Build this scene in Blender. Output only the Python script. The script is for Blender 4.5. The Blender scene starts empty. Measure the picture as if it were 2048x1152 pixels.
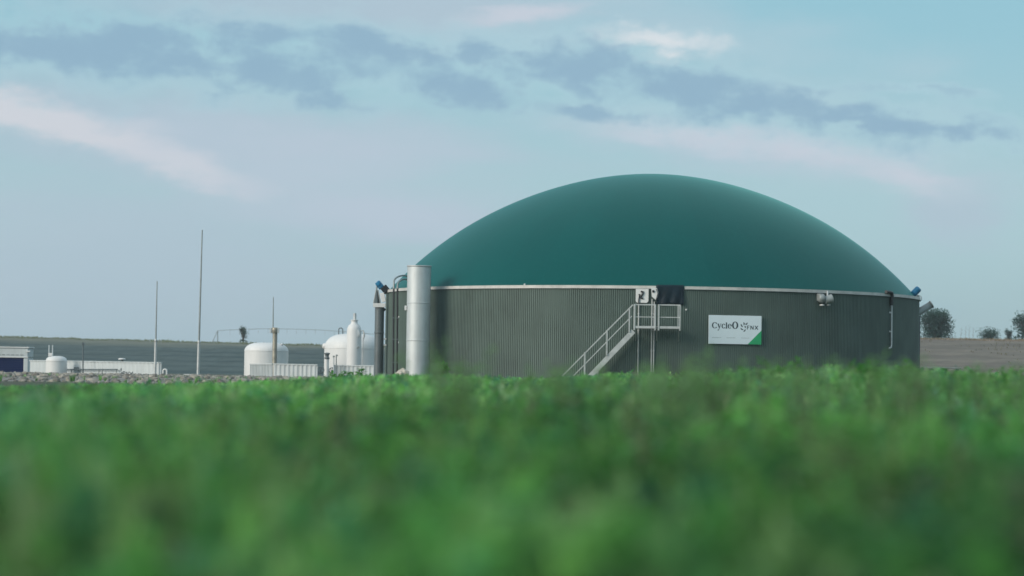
import bpy, math, random
import numpy as np
from mathutils import Vector, Matrix

R_ = math.radians
sc = bpy.context.scene
col = sc.collection
random.seed(7)

# ------------------------------------------------------------------ camera
FPX = 4968.0                      # focal length in photo pixels (photo is 2048 wide)
EYE = Vector((0.0, 0.0, 0.60))
PITCH, ROLL = R_(1.96), R_(-0.86)
camd = bpy.data.cameras.new('camera')
cam = bpy.data.objects.new('camera', camd)
col.objects.link(cam)
camd.sensor_width = 36.0
camd.lens = FPX / 2048 * 36.0
cam.location = EYE
cam.rotation_euler = (R_(90) + PITCH, ROLL, 0)
camd.clip_start = 0.2
camd.clip_end = 6000
camd.dof.use_dof = True
camd.dof.focus_distance = 142.0
camd.dof.aperture_fstop = 0.86
sc.camera = cam
CAMM = Matrix.Rotation(ROLL, 3, 'Y') @ Matrix.Rotation(R_(90) + PITCH, 3, 'X')

# ------------------------------------------------------------------ light
SUN_AZ, SUN_EL = R_(-124), R_(22)         # azimuth clockwise from +Y (view axis): left and a little behind
sun_dir = Vector((math.sin(SUN_AZ) * math.cos(SUN_EL), math.cos(SUN_AZ) * math.cos(SUN_EL), math.sin(SUN_EL)))
sund = bpy.data.lights.new('sun', 'SUN')
sund.energy = 2.9
sund.angle = R_(30)
sund.color = (1.0, 0.89, 0.77)
sun = bpy.data.objects.new('sun', sund)
col.objects.link(sun)
sun.rotation_euler = (-sun_dir).to_track_quat('-Z', 'Y').to_euler()
sun.location = sun_dir * 50

vs = sc.view_settings
vs.view_transform = 'Standard'
vs.look = 'None'
vs.exposure = 0.0
vs.gamma = 1.0
vs.use_curve_mapping = False
sc.cycles.use_denoising = True
sc.render.filter_size = 1.6
sc.cycles.filter_width = 1.6
sc.cycles.max_bounces = 6
sc.cycles.diffuse_bounces = 3
sc.cycles.glossy_bounces = 3
sc.cycles.transmission_bounces = 3
sc.cycles.volume_bounces = 0

# ------------------------------------------------------------------ sky
world = bpy.data.worlds.new('World')
sc.world = world
world.use_nodes = True
NT = world.node_tree
NT.nodes.clear()


class NB:
    """small helper to write node expressions"""
    def __init__(s, nt):
        s.nt = nt

    def node(s, t, **kw):
        n = s.nt.nodes.new(t)
        for k, v in kw.items():
            setattr(n, k, v)
        return n

    def put(s, sock, v):
        if hasattr(v, 'is_output') or isinstance(v, bpy.types.NodeSocket):
            s.nt.links.new(v, sock)
        else:
            sock.default_value = v

    def m(s, op, a, b=0.0, c=0.0, clamp=False):
        n = s.node('ShaderNodeMath', operation=op, use_clamp=clamp)
        s.put(n.inputs[0], a)
        if op not in ('SINE', 'COSINE', 'ARCSINE', 'SQRT', 'ABSOLUTE', 'FRACT', 'FLOOR'):
            s.put(n.inputs[1], b)
        if op in ('MULTIPLY_ADD', 'SMOOTH_MIN', 'SMOOTH_MAX'):
            s.put(n.inputs[2], c)
        return n.outputs[0]

    def smooth(s, v, a, b, lo=0.0, hi=1.0):
        n = s.node('ShaderNodeMapRange', interpolation_type='SMOOTHSTEP')
        s.put(n.inputs[0], v)
        for i, q in enumerate((a, b, lo, hi)):
            n.inputs[1 + i].default_value = q
        return n.outputs[0]

    def xyz(s, x, y, z=0.0):
        n = s.node('ShaderNodeCombineXYZ')
        for i, q in enumerate((x, y, z)):
            s.put(n.inputs[i], q)
        return n.outputs[0]

    def noise(s, vec, scale, detail=4.0, rough=0.55):
        n = s.node('ShaderNodeTexNoise')
        s.put(n.inputs['Vector'], vec)
        n.inputs['Scale'].default_value = scale
        n.inputs['Detail'].default_value = detail
        n.inputs['Roughness'].default_value = rough
        return n

    def mix(s, f, a, b, blend='MIX'):
        n = s.node('ShaderNodeMix', data_type='RGBA', blend_type=blend)
        s.put(n.inputs[0], f)
        s.put(n.inputs[6], a if not isinstance(a, tuple) else (*a, 1))
        s.put(n.inputs[7], b if not isinstance(b, tuple) else (*b, 1))
        return n.outputs[2]


def srgb(r, g, b):
    f = lambda c: (c / 255 / 12.92) if c / 255 <= 0.04045 else ((c / 255 + 0.055) / 1.055) ** 2.4
    return (f(r), f(g), f(b))


W = NB(NT)
BG_STRENGTH = 0.10
HAZE = 0.0002


def skyc(r, g, b):                         # radiance that leaves the world shader with that colour
    return tuple(c / BG_STRENGTH for c in srgb(r, g, b))


nish = W.node('ShaderNodeTexSky', sky_type='NISHITA')
nish.sun_disc = False
nish.sun_elevation = SUN_EL
nish.sun_rotation = SUN_AZ
nish.altitude = 100
nish.air_density = 1.0
nish.dust_density = 1.0
nish.ozone_density = 2.0
tc = W.node('ShaderNodeTexCoord').outputs['Generated']
sep = W.node('ShaderNodeSeparateXYZ')
NT.links.new(tc, sep.inputs[0])
dx, dy, dz = sep.outputs
U = W.m('MULTIPLY', W.m('ARCTAN2', dx, dy), FPX)            # arc along the horizon, 0 = view axis
V = W.m('MULTIPLY', W.m('ARCSINE', dz), FPX)                # arc above the horizon
# warped coordinates so that cloud edges are ragged
nw = W.noise(W.xyz(W.m('DIVIDE', U, 300.0), W.m('DIVIDE', V, 110.0), 0.0), 1.0, 5.0, 0.6)
sw = W.node('ShaderNodeSeparateXYZ')
NT.links.new(nw.outputs['Color'], sw.inputs[0])
nw2 = W.noise(W.xyz(W.m('DIVIDE', U, 70.0), W.m('DIVIDE', V, 34.0), 4.0), 1.0, 6.0, 0.65)
sw2 = W.node('ShaderNodeSeparateXYZ')
NT.links.new(nw2.outputs['Color'], sw2.inputs[0])
Uw = W.m('MULTIPLY_ADD', W.m('SUBTRACT', sw.outputs[0], 0.5), 170.0, U)
Vw = W.m('MULTIPLY_ADD', W.m('SUBTRACT', sw.outputs[1], 0.5), 80.0, V)
Uw = W.m('MULTIPLY_ADD', W.m('SUBTRACT', sw2.outputs[0], 0.5), 70.0, Uw)
Vw = W.m('MULTIPLY_ADD', W.m('SUBTRACT', sw2.outputs[1], 0.5), 44.0, Vw)
puff = W.noise(W.xyz(W.m('DIVIDE', U, 95.0), W.m('DIVIDE', V, 60.0), 3.3), 1.0, 6.0, 0.58).outputs['Fac']
soft = W.noise(W.xyz(W.m('DIVIDE', U, 420.0), W.m('DIVIDE', V, 90.0), 7.7), 1.0, 4.0, 0.5).outputs['Fac']


def cloud(px, py, rx, ry, tilt=0.0):
    """distance field of one cloud bank given by its arc position"""
    cu = px - 1024
    cv = 746 + 0.014 * (px - 1024) - py
    a, b = math.cos(R_(tilt)), math.sin(R_(tilt))
    du = W.m('SUBTRACT', Uw, cu)
    dv = W.m('SUBTRACT', Vw, cv)
    p = W.m('DIVIDE', W.m('SUBTRACT', W.m('MULTIPLY', du, a), W.m('MULTIPLY', dv, b)), rx)
    q = W.m('DIVIDE', W.m('ADD', W.m('MULTIPLY', du, b), W.m('MULTIPLY', dv, a)), ry)
    r2 = W.m('ADD', W.m('MULTIPLY', p, p), W.m('MULTIPLY', q, q))
    return W.m('SUBTRACT', 1.0, W.m('SQRT', r2))


def bank(lst, amp=1.0):
    v = None
    for it in lst:
        c = cloud(*it)
        v = c if v is None else W.m('SMOOTH_MAX', v, c, 0.18)
    return v


darkf = bank([(150, 108, 330, 46, 0), (330, 130, 130, 34, 6), (560, 152, 170, 32, 0), (770, 98, 170, 27, 6), (915, 112, 45, 34, 0),
              (645, 196, 70, 20, 0), (935, 188, 125, 42, 8), (1150, 138, 140, 46, 4),
              (1180, 222, 120, 18, 4), (1400, 186, 165, 42, 10), (1580, 216, 95, 38, 8),
              (1690, 228, 60, 24, 6), (1860, 258, 110, 20, 6), (540, 75, 130, 20, 4), (1720, 245, 240, 10, 6)])
dark = W.smooth(W.m('MULTIPLY_ADD', W.m('SUBTRACT', puff, 0.5), 3.4, darkf), -0.40, 0.72)
band2f = bank([(200, 120, 520, 75, 2), (760, 130, 420, 75, 6), (1300, 180, 480, 72, 9), (1760, 245, 300, 42, 6), (1840, 188, 120, 10, 8)])
band2 = W.smooth(W.m('MULTIPLY_ADD', W.m('SUBTRACT', puff, 0.5), 4.0, band2f), -0.2, 1.2)
brightf = bank([(1310, 86, 115, 26, 4), (1345, 122, 55, 24, 0)])
bright = W.smooth(W.m('MULTIPLY_ADD', W.m('SUBTRACT', puff, 0.5), 2.2, brightf), -0.45, 0.95)
streakf = bank([(40, 240, 240, 30, 8), (215, 284, 220, 30, 14), (370, 334, 150, 30, 12)])
streak = W.smooth(W.m('MULTIPLY_ADD', W.m('SUBTRACT', soft, 0.5), 1.5, streakf), -0.55, 0.75)
pinkf = bank([(1420, 272, 200, 26, 4), (1600, 296, 190, 30, 8), (1770, 342, 110, 32, 14), (1050, 34, 110, 16, -6)])
pink = W.smooth(W.m('MULTIPLY_ADD', W.m('SUBTRACT', soft, 0.5), 2.2, pinkf), -0.7, 1.0)
veilf = bank([(380, 290, 640, 120, 6), (250, 560, 760, 250, 0), (760, 440, 420, 70, 4), (1890, 430, 110, 70, 10), (650, 10, 560, 50, 0)])
veil = W.smooth(W.m('MULTIPLY_ADD', W.m('SUBTRACT', soft, 0.5), 1.2, veilf), -0.5, 0.8)
# the same kind of broken cloud all round the sky
wide = W.noise(W.xyz(dx, dy, W.m('MULTIPLY', dz, 3.0)), 3.2, 6.0, 0.6).outputs['Fac']
wide_l = W.smooth(wide, 0.48, 0.72)
wide2 = W.noise(W.xyz(dx, dy, W.m('MULTIPLY', dz, 4.0)), 5.1, 5.0, 0.6).outputs['Fac']
wide_d = W.smooth(wide2, 0.56, 0.70)

# thin even haze over the clear sky
ramp = W.node('ShaderNodeValToRGB')
ramp.color_ramp.interpolation = 'EASE'
els = ramp.color_ramp.elements
els[0].position, els[0].color = 0.0, (*srgb(156, 190, 199), 1)
els[1].position, els[1].color = 1.0, (*srgb(214, 230, 238), 1)
e_ = els.new(0.07); e_.color = (*srgb(171, 206, 216), 1)
e_ = els.new(0.15); e_.color = (*srgb(150, 201, 216), 1)
e_ = els.new(0.45); e_.color = (*srgb(190, 217, 229), 1)
NT.links.new(dz, ramp.inputs[0])
hz = W.node('ShaderNodeVectorMath', operation='SCALE')
NT.links.new(ramp.outputs[0], hz.inputs[0])
hz.inputs['Scale'].default_value = 1.0 / BG_STRENGTH
base = W.mix(0.85, nish.outputs[0], hz.outputs[0])
c = W.mix(W.m('MULTIPLY', wide_l, 0.40), base, skyc(200, 210, 220))
c = W.mix(W.m('MULTIPLY', wide_d, 0.25), c, skyc(146, 178, 200))
c = W.mix(W.m('MULTIPLY', veil, 0.75), c, skyc(178, 196, 211))
c = W.mix(W.m('MULTIPLY', streak, 0.72), c, skyc(222, 220, 226))
lavf = bank([(620, 330, 420, 110, 5), (760, 420, 320, 70, 3), (1050, 470, 240, 60, 0), (1500, 290, 420, 60, 6)])
lav = W.smooth(W.m('MULTIPLY_ADD', W.m('SUBTRACT', soft, 0.5), 1.6, lavf), -0.4, 1.0)
c = W.mix(W.m('MULTIPLY', lav, 0.68), c, skyc(190, 203, 218))
c = W.mix(W.m('MULTIPLY', pink, 0.80), c, skyc(204, 210, 222))
# thin sunlit fringe round the grey banks
fringe = W.m('MULTIPLY', W.smooth(W.m('MULTIPLY_ADD', W.m('SUBTRACT', puff, 0.5), 2.4, band2f), -0.55, 0.35), 0.40)
c = W.mix(fringe, c, skyc(184, 214, 224))
c = W.mix(W.m('MULTIPLY', bright, 0.85), c, skyc(226, 230, 234))
c = W.mix(W.m('MULTIPLY', band2, 0.60), c, skyc(150, 186, 206))
c = W.mix(W.m('MULTIPLY', dark, 0.80), c, skyc(142, 176, 200))
bg = W.node('ShaderNodeBackground')
NT.links.new(c, bg.inputs[0])
bg.inputs[1].default_value = BG_STRENGTH
wo = W.node('ShaderNodeOutputWorld')
NT.links.new(bg.outputs[0], wo.inputs[0])


# ------------------------------------------------------------------ helpers
def ray(px, py):
    d = CAMM @ Vector(((px - 1024) / FPX, (576 - py) / FPX, -1.0))
    return d


def at(px, py, Y):
    """world point at depth Y that the photo shows at (px, py)"""
    d = ray(px, py)
    return EYE + d * ((Y - EYE.y) / d.y)


def proj(p):
    q = CAMM.transposed() @ (Vector(p) - EYE)
    return 1024 + FPX * q.x / -q.z, 576 - FPX * q.y / -q.z


def tag(o, label=None, cat=None, group=None, kind=None):
    if label: o['label'] = label
    if cat: o['category'] = cat
    if group: o['group'] = group
    if kind: o['kind'] = kind
    return o


def thing(name, label, cat, loc, group=None):
    o = bpy.data.objects.new(name, None)
    o.empty_display_size = 0.3
    o.location = loc
    col.objects.link(o)
    return tag(o, label, cat, group)


def wloc(o):
    v = Vector((0, 0, 0))
    while o is not None:
        v += Vector(o.location)
        o = o.parent
    return v


class MB:
    """collects geometry in world coordinates; build() makes ONE mesh object, shifted under its parent"""
    def __init__(s):
        s.v, s.f, s.sm = [], [], []

    def add(s, vs_, fs, smooth=False):
        o = len(s.v)
        s.v += [Vector(p) for p in vs_]
        s.f += [tuple(i + o for i in f) for f in fs]
        s.sm += [smooth] * len(fs)
        return s

    def box(s, c, size, ax=None):
        c = Vector(c)
        X, Y, Z = ax if ax else (Vector((1, 0, 0)), Vector((0, 1, 0)), Vector((0, 0, 1)))
        hx, hy, hz = (q / 2 for q in size)
        b = min(hx, hy, hz) * 0.18
        vs_, fs = [], []
        # chamfered box: 24 verts
        def P(x, y, z): return c + X * x + Y * y + Z * z
        for sx in (-1, 1):
            for sy in (-1, 1):
                for sz in (-1, 1):
                    vs_ += [P(sx * hx, sy * (hy - b), sz * (hz - b)), P(sx * (hx - b), sy * hy, sz * (hz - b)), P(sx * (hx - b), sy * (hy - b), sz * hz)]
        def I(sx, sy, sz, k): return (((sx > 0) * 4 + (sy > 0) * 2 + (sz > 0)) * 3) + k
        for sx in (-1, 1):
            fs.append([I(sx, -1, -1, 0), I(sx, 1, -1, 0), I(sx, 1, 1, 0), I(sx, -1, 1, 0)][::sx])
        for sy in (-1, 1):
            fs.append([I(-1, sy, -1, 1), I(-1, sy, 1, 1), I(1, sy, 1, 1), I(1, sy, -1, 1)][::sy])
        for sz in (-1, 1):
            fs.append([I(-1, -1, sz, 2), I(1, -1, sz, 2), I(1, 1, sz, 2), I(-1, 1, sz, 2)][::sz])
        for a in (-1, 1):
            for b_ in (-1, 1):
                fs.append([I(a, b_, -1, 0), I(a, b_, 1, 0), I(a, b_, 1, 1), I(a, b_, -1, 1)])
                fs.append([I(a, -1, b_, 0), I(a, 1, b_, 0), I(a, 1, b_, 2), I(a, -1, b_, 2)])
                fs.append([I(-1, a, b_, 1), I(1, a, b_, 1), I(1, a, b_, 2), I(-1, a, b_, 2)])
                for c_ in (-1, 1):
                    fs.append([I(a, b_, c_, 0), I(a, b_, c_, 1), I(a, b_, c_, 2)])
        return s.add(vs_, fs)

    def bar(s, a, b, w, h=None, up=(0, 0, 1)):
        """rectangular bar from a to b"""
        a, b = Vector(a), Vector(b)
        h = h or w
        Z = (b - a).normalized()
        X = Vector(up).cross(Z)
        if X.length < 1e-4:
            X = Vector((1, 0, 0))
        X.normalize()
        Y = Z.cross(X)
        return s.box((a + b) / 2, (w, h, (b - a).length), (X, Y, Z))

    def tube(s, pts, r, n=10, caps=True, smooth=True):
        pts = [Vector(p) for p in pts]
        rs = r if isinstance(r, (list, tuple)) else [r] * len(pts)
        vs_, fs = [], []
        T0 = (pts[1] - pts[0]).normalized()
        X = T0.orthogonal().normalized()
        for i, p in enumerate(pts):
            T = (pts[min(i + 1, len(pts) - 1)] - pts[max(i - 1, 0)]).normalized()
            X = (X - T * X.dot(T)).normalized()
            Yv = T.cross(X)
            for k in range(n):
                a = 2 * math.pi * k / n
                vs_.append(p + (X * math.cos(a) + Yv * math.sin(a)) * rs[i])
        for i in range(len(pts) - 1):
            for k in range(n):
                k2 = (k + 1) % n
                fs.append((i * n + k, i * n + k2, (i + 1) * n + k2, (i + 1) * n + k))
        s.add(vs_, fs, smooth)
        if caps:
            m = len(pts) - 1
            s.add(vs_[:n][::-1], [tuple(range(n))])
            s.add(vs_[m * n:], [tuple(range(n))])
        return s

    def lathe(s, base, prof, n=48, axis=(0, 0, 1), smooth=True, closed=False):
        base = Vector(base)
        Z = Vector(axis).normalized()
        X = Z.orthogonal().normalized() if abs(Z.z) < 0.999 else Vector((1, 0, 0))
        Yv = Z.cross(X)
        vs_, fs = [], []
        for (r, h) in prof:
            for k in range(n):
                a = 2 * math.pi * k / n
                vs_.append(base + Z * h + (X * math.cos(a) + Yv * math.sin(a)) * r)
        for i in range(len(prof) - 1):
            for k in range(n):
                k2 = (k + 1) % n
                fs.append((i * n + k, i * n + k2, (i + 1) * n + k2, (i + 1) * n + k))
        return s.add(vs_, fs, smooth)

    def sheet(s, pts3):
        return s.add(pts3, [tuple(range(len(pts3)))])

    def prism(s, poly, e):
        """polygon of 3D points extruded by vector e"""
        n = len(poly)
        poly = [Vector(p) for p in poly]
        e = Vector(e)
        vs_ = poly + [p + e for p in poly]
        fs = [tuple(range(n))[::-1], tuple(range(n, 2 * n))] + [(i, (i + 1) % n, n + (i + 1) % n, n + i) for i in range(n)]
        return s.add(vs_, fs)

    def build(s, name, mat, parent=None, label=None, kind=None):
        off = wloc(parent) if parent else Vector((0, 0, 0))
        me = bpy.data.meshes.new(name)
        me.from_pydata([tuple(p - off) for p in s.v], [], s.f)
        me.polygons.foreach_set('use_smooth', s.sm)
        me.update()
        o = bpy.data.objects.new(name, me)
        if mat:
            me.materials.append(mat)
        col.objects.link(o)
        o.parent = parent
        if label: o['label'] = label
        if kind: o['kind'] = kind
        return o


def material(name, rgb, rough=0.6, metal=0.0, var=0.15, scale=1.5, bump=0.0, bscale=30.0, spec=0.5, dirt=None, dirt_amt=0.0, streak=False):
    m = bpy.data.materials.new(name)
    m.use_nodes = True
    nt = m.node_tree
    b = NB(nt)
    p = nt.nodes['Principled BSDF']
    oc = b.node('ShaderNodeTexCoord').outputs['Object']
    n1 = b.noise(oc, scale, 5.0, 0.6).outputs['Fac']
    k = b.smooth(n1, 0.3, 0.7, 1 - var, 1 + var)
    cc = b.node('ShaderNodeVectorMath', operation='SCALE')
    cc.inputs[0].default_value = rgb
    nt.links.new(k, cc.inputs['Scale'])
    c_ = cc.outputs[0]
    if dirt:
        mp = b.node('ShaderNodeMapping')
        nt.links.new(oc, mp.inputs[0])
        mp.inputs['Scale'].default_value = (3.0, 3.0, 0.25) if streak else (1, 1, 1)
        n2 = b.noise(mp.outputs[0], 1.6, 6.0, 0.65).outputs['Fac']
        c_ = b.mix(b.m('MULTIPLY', b.smooth(n2, 0.45, 0.75), dirt_amt), c_, dirt)
    nt.links.new(c_, p.inputs['Base Color'])
    p.inputs['Roughness'].default_value = rough
    p.inputs['Metallic'].default_value = metal
    p.inputs['Specular IOR Level'].default_value = spec
    if bump:
        bn = b.node('ShaderNodeBump')
        bn.inputs['Strength'].default_value = bump
        bn.inputs['Distance'].default_value = 0.02
        nt.links.new(b.noise(oc, bscale, 4.0, 0.6).outputs['Fac'], bn.inputs['Height'])
        nt.links.new(bn.outputs[0], p.inputs['Normal'])
    return m


M = dict(
    wall=material('green grey cladding', (0.096, 0.136, 0.120), 0.6, 0.0, 0.10, 0.6, spec=0.3, dirt=(0.125, 0.175, 0.155), dirt_amt=0.55, streak=True),
    dome=material('teal membrane', (0.0, 0.072, 0.070), 0.45, 0.0, 0.03, 0.25, spec=0.08, bump=0.02, bscale=3.0, dirt=(0.01, 0.105, 0.098), dirt_amt=0.25, streak=True),
    rim=material('pale rim sheet', (0.52, 0.51, 0.485), 0.5, 0.0, 0.12, 1.2, dirt=(0.26, 0.27, 0.26), dirt_amt=0.5),
    flap=material('black membrane', (0.004, 0.016, 0.026), 0.55, 0, 0.2, 2.0, spec=0.25, bump=0.4, bscale=3),
    steel=material('bright sheet steel', (0.54, 0.58, 0.59), 0.58, 0.45, 0.06, 1.0, bump=0.05, bscale=4, dirt=(0.40, 0.42, 0.42), dirt_amt=0.5, streak=True),
    galv=material('galvanised steel', (0.50, 0.52, 0.52), 0.5, 0.35, 0.12, 2.5, dirt=(0.30, 0.31, 0.30), dirt_amt=0.4),
    darkpipe=material('dark grey pipe', (0.10, 0.125, 0.135), 0.42, 0.0, 0.12, 1.0),
    black=material('black plastic', (0.010, 0.013, 0.016), 0.45, 0, 0.2, 3),
    greypipe=material('grey pipe', (0.26, 0.29, 0.29), 0.4, 0.2, 0.12, 2),
    blue=material('blue motor paint', (0.010, 0.17, 0.33), 0.4, 0, 0.12, 3),
    deepblue=material('navy shutter paint', (0.001, 0.010, 0.062), 0.5, 0, 0.10, 0.8, spec=0.2),
    white=material('white tank paint', (0.66, 0.67, 0.67), 0.5, 0, 0.04, 0.7, dirt=(0.52, 0.55, 0.54), dirt_amt=0.35, streak=True),
    whiteb=material('white sheet wall', (0.50, 0.545, 0.56), 0.55, 0, 0.06, 0.8, dirt=(0.36, 0.40, 0.39), dirt_amt=0.5, streak=True),
    signw=material('white sign face', (0.68, 0.77, 0.82), 0.5, 0, 0.03, 0.8),
    ink=material('dark printing ink', (0.012, 0.03, 0.04), 0.6, 0, 0.05, 3),
    faint=material('pale grey printing ink', (0.33, 0.39, 0.40), 0.6, 0, 0.05, 3),
    signg=material('green sign corner', (0.02, 0.33, 0.13), 0.5, 0, 0.05, 2),
    concrete=material('pale concrete', (0.42, 0.42, 0.40), 0.85, 0, 0.15, 2, bump=0.3, dirt=(0.25, 0.25, 0.23), dirt_amt=0.5),
    stone=material('field stone', (0.22, 0.215, 0.20), 0.9, 0, 0.45, 1.3, bump=0.5, bscale=8),
    palestone=material('pale stone', (0.55, 0.50, 0.44), 0.9, 0, 0.25, 2, bump=0.5, bscale=8),
    bark=material('grey bark', (0.10, 0.085, 0.07), 0.9, 0, 0.25, 3),
    brass=material('weathered stack steel', (0.36, 0.34, 0.28), 0.5, 0.4, 0.2, 2, dirt=(0.12, 0.12, 0.10), dirt_amt=0.6),
)

def sheet_tones(m, count, amp):
    """neighbouring sheets round a drum differ a little in tone"""
    nt = m.node_tree
    b = NB(nt)
    p = nt.nodes['Principled BSDF']
    old = p.inputs['Base Color'].links[0].from_socket
    s_ = b.node('ShaderNodeSeparateXYZ')
    nt.links.new(b.node('ShaderNodeTexCoord').outputs['Object'], s_.inputs[0])
    a = b.m('FLOOR', b.m('MULTIPLY', b.m('ARCTAN2', s_.outputs[0], s_.outputs[1]), count / (2 * math.pi)))
    wn = b.node('ShaderNodeTexWhiteNoise', noise_dimensions='1D')
    nt.links.new(a, wn.inputs['W'])
    k = b.m('MULTIPLY_ADD', wn.outputs['Value'], 2 * amp, 1 - amp)
    sc_ = b.node('ShaderNodeVectorMath', operation='SCALE')
    nt.links.new(old, sc_.inputs[0])
    nt.links.new(k, sc_.inputs['Scale'])
    nt.links.new(sc_.outputs[0], p.inputs['Base Color'])


sheet_tones(M['wall'], 96, 0.075)
sheet_tones(M['dome'], 40, 0.022)
_p = M['dome'].node_tree.nodes['Principled BSDF']       # dusty membrane: brighter at a grazing view
_p.inputs['Sheen Weight'].default_value = 0.30
_p.inputs['Sheen Roughness'].default_value = 0.35
_p.inputs['Sheen Tint'].default_value = (0.28, 0.95, 0.92, 1)
# ------------------------------------------------------------------ ground and hill
HILL0, HILL1 = 252.0, 405.0


def hash_noise(x, y, seed=0):
    xi, yi = np.floor(x), np.floor(y)
    xf, yf = x - xi, y - yi
    u, v = xf * xf * (3 - 2 * xf), yf * yf * (3 - 2 * yf)

    def h(a, b):
        q = np.sin(a * 127.1 + b * 311.7 + seed * 74.7) * 43758.5453
        return q - np.floor(q)
    return (h(xi, yi) * (1 - u) + h(xi + 1, yi) * u) * (1 - v) + (h(xi, yi + 1) * (1 - u) + h(xi + 1, yi + 1) * u) * v


def fbm(x, y, seed=0, o=4):
    t = 0; a = 0.5
    for i in range(o):
        t = t + a * hash_noise(x * 2 ** i, y * 2 ** i, seed + i)
        a *= 0.5
    return t


def hill_top(x):
    # height of the ridge line along x: lower bank on the left, higher field on the right
    k = np.clip((x - 5) / 45, 0, 1)
    k = k * k * (3 - 2 * k)
    left = 5.35 - 0.012 * np.clip(x + 90, 0, 60)
    return left * (1 - k) + 7.25 * k


def hill_z(x, y):
    t = np.clip((y - HILL0) / (HILL1 - HILL0), 0, 1)
    s = t ** 1.12
    rough = (fbm(x / 3.0, y / 5.0, 3) - 0.47) * 0.34 * np.clip(t * 6, 0, 1)
    left = np.clip((20 - x) / 20, 0, 1)
    rows = 0.16 * np.sin((y + 3 * fbm(x / 40, y / 60, 9)) / 21 * 2 * np.pi) * left * np.clip(t * 8, 0, 1) * np.clip((1 - t) * 8, 0, 1)
    return hill_top(x) * s + rough + rows - 0.12 * (1 - np.clip(t * 20, 0, 1))


def grid_mesh(name, xs, ys, zf, mat, kind='structure'):
    X, Y = np.meshgrid(xs, ys)
    Z = zf(X, Y)
    co = np.stack([X, Y, Z], -1).reshape(-1, 3)
    nx, ny = len(xs), len(ys)
    i = np.arange((ny - 1) * (nx - 1))
    r, c_ = i // (nx - 1), i % (nx - 1)
    a = r * nx + c_
    fs = np.stack([a, a + 1, a + nx + 1, a + nx], -1)
    return np_mesh(name, co, fs, mat, kind=kind, smooth=True)


def np_mesh(name, co, quads, mat, kind=None, smooth=False, colors=None, parent=None, off=None):
    me = bpy.data.meshes.new(name)
    me.vertices.add(len(co))
    if off is not None:
        co = co - np.array(off)
    me.vertices.foreach_set('co', np.ascontiguousarray(co, dtype=np.float32).ravel())
    n = len(quads)
    me.loops.add(n * 4)
    me.polygons.add(n)
    me.loops.foreach_set('vertex_index', np.ascontiguousarray(quads, dtype=np.int32).ravel())
    me.polygons.foreach_set('loop_start', np.arange(0, n * 4, 4, dtype=np.int32))
    me.polygons.foreach_set('loop_total', np.full(n, 4, dtype=np.int32))
    me.polygons.foreach_set('use_smooth', np.full(n, smooth, dtype=bool))
    if colors is not None:
        ca = me.color_attributes.new('leaf_colour', 'FLOAT_COLOR', 'POINT')
        rgba = np.concatenate([colors, np.ones((len(colors), 1))], 1).astype(np.float32)
        ca.data.foreach_set('color', rgba.ravel())
    me.update(calc_edges=True)
    me.validate()
    if mat:
        me.materials.append(mat)
    o = bpy.data.objects.new(name, me)
    col.objects.link(o)
    if parent: o.parent = parent
    if kind: o['kind'] = kind
    return o


def ground_material():
    m = bpy.data.materials.new('soil and low growth')
    m.use_nodes = True
    b = NB(m.node_tree)
    p = m.node_tree.nodes['Principled BSDF']
    oc = b.node('ShaderNodeTexCoord').outputs['Object']
    n1 = b.noise(oc, 0.7, 6, 0.65).outputs['Fac']
    n2 = b.noise(oc, 6.0, 5, 0.6).outputs['Fac']
    c1 = b.mix(b.smooth(n1, 0.42, 0.62), (0.050, 0.048, 0.030), (0.028, 0.062, 0.022))
    c2 = b.mix(b.m('MULTIPLY', b.smooth(n2, 0.45, 0.75), 0.6), c1, (0.080, 0.082, 0.055))
    m.node_tree.links.new(c2, p.inputs['Base Color'])
    p.inputs['Roughness'].default_value = 0.95
    return m


def hill_material():
    m = bpy.data.materials.new('hill fields')
    m.use_nodes = True
    nt = m.node_tree
    b = NB(nt)
    p = nt.nodes['Principled BSDF']
    oc = b.node('ShaderNodeTexCoord').outputs['Object']
    s_ = b.node('ShaderNodeSeparateXYZ')
    nt.links.new(oc, s_.inputs[0])
    x, y, z = s_.outputs
    big = b.noise(b.xyz(b.m('DIVIDE', x, 40.0), b.m('DIVIDE', y, 30.0), 0.0), 1.0, 4, 0.6).outputs['Fac']
    fine = b.noise(b.xyz(b.m('DIVIDE', x, 2.2), b.m('DIVIDE', y, 5.0), 0.0), 1.0, 6, 0.7).outputs['Fac']
    # mown strips along the slope on the left bank
    ph = b.m('MULTIPLY_ADD', big, 9.0, y)
    st = b.smooth(b.m('SINE', b.m('MULTIPLY', ph, 2 * math.pi / 21.0)), -0.2, 0.8)
    cl = b.mix(st, (0.040, 0.068, 0.072), (0.082, 0.115, 0.114))
    cl = b.mix(b.smooth(fine, 0.35, 0.75), cl, (0.050, 0.074, 0.073))
    top = b.smooth(b.m('MULTIPLY_ADD', big, 30.0, y), 385.0, 402.0)
    cl = b.mix(top, cl, (0.150, 0.165, 0.135))
    # dry stubble on the right
    st2 = b.noise(b.xyz(b.m('DIVIDE', x, 12.0), b.m('DIVIDE', y, 11.0), 5.0), 1.0, 7, 0.72).outputs['Fac']
    cr = b.mix(b.smooth(st2, 0.38, 0.65), (0.128, 0.112, 0.092), (0.196, 0.172, 0.140))
    cr = b.mix(b.m('MULTIPLY', b.smooth(fine, 0.4, 0.7), 0.65), cr, (0.11, 0.105, 0.09))
    cr = b.mix(b.smooth(y, 396.0, 403.0), cr, (0.30, 0.235, 0.20))
    f = b.smooth(x, 14.0, 26.0)
    nt.links.new(b.mix(f, cl, cr), p.inputs['Base Color'])
    p.inputs['Roughness'].default_value = 0.95
    p.inputs['Specular IOR Level'].default_value = 0.2
    return m


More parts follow.
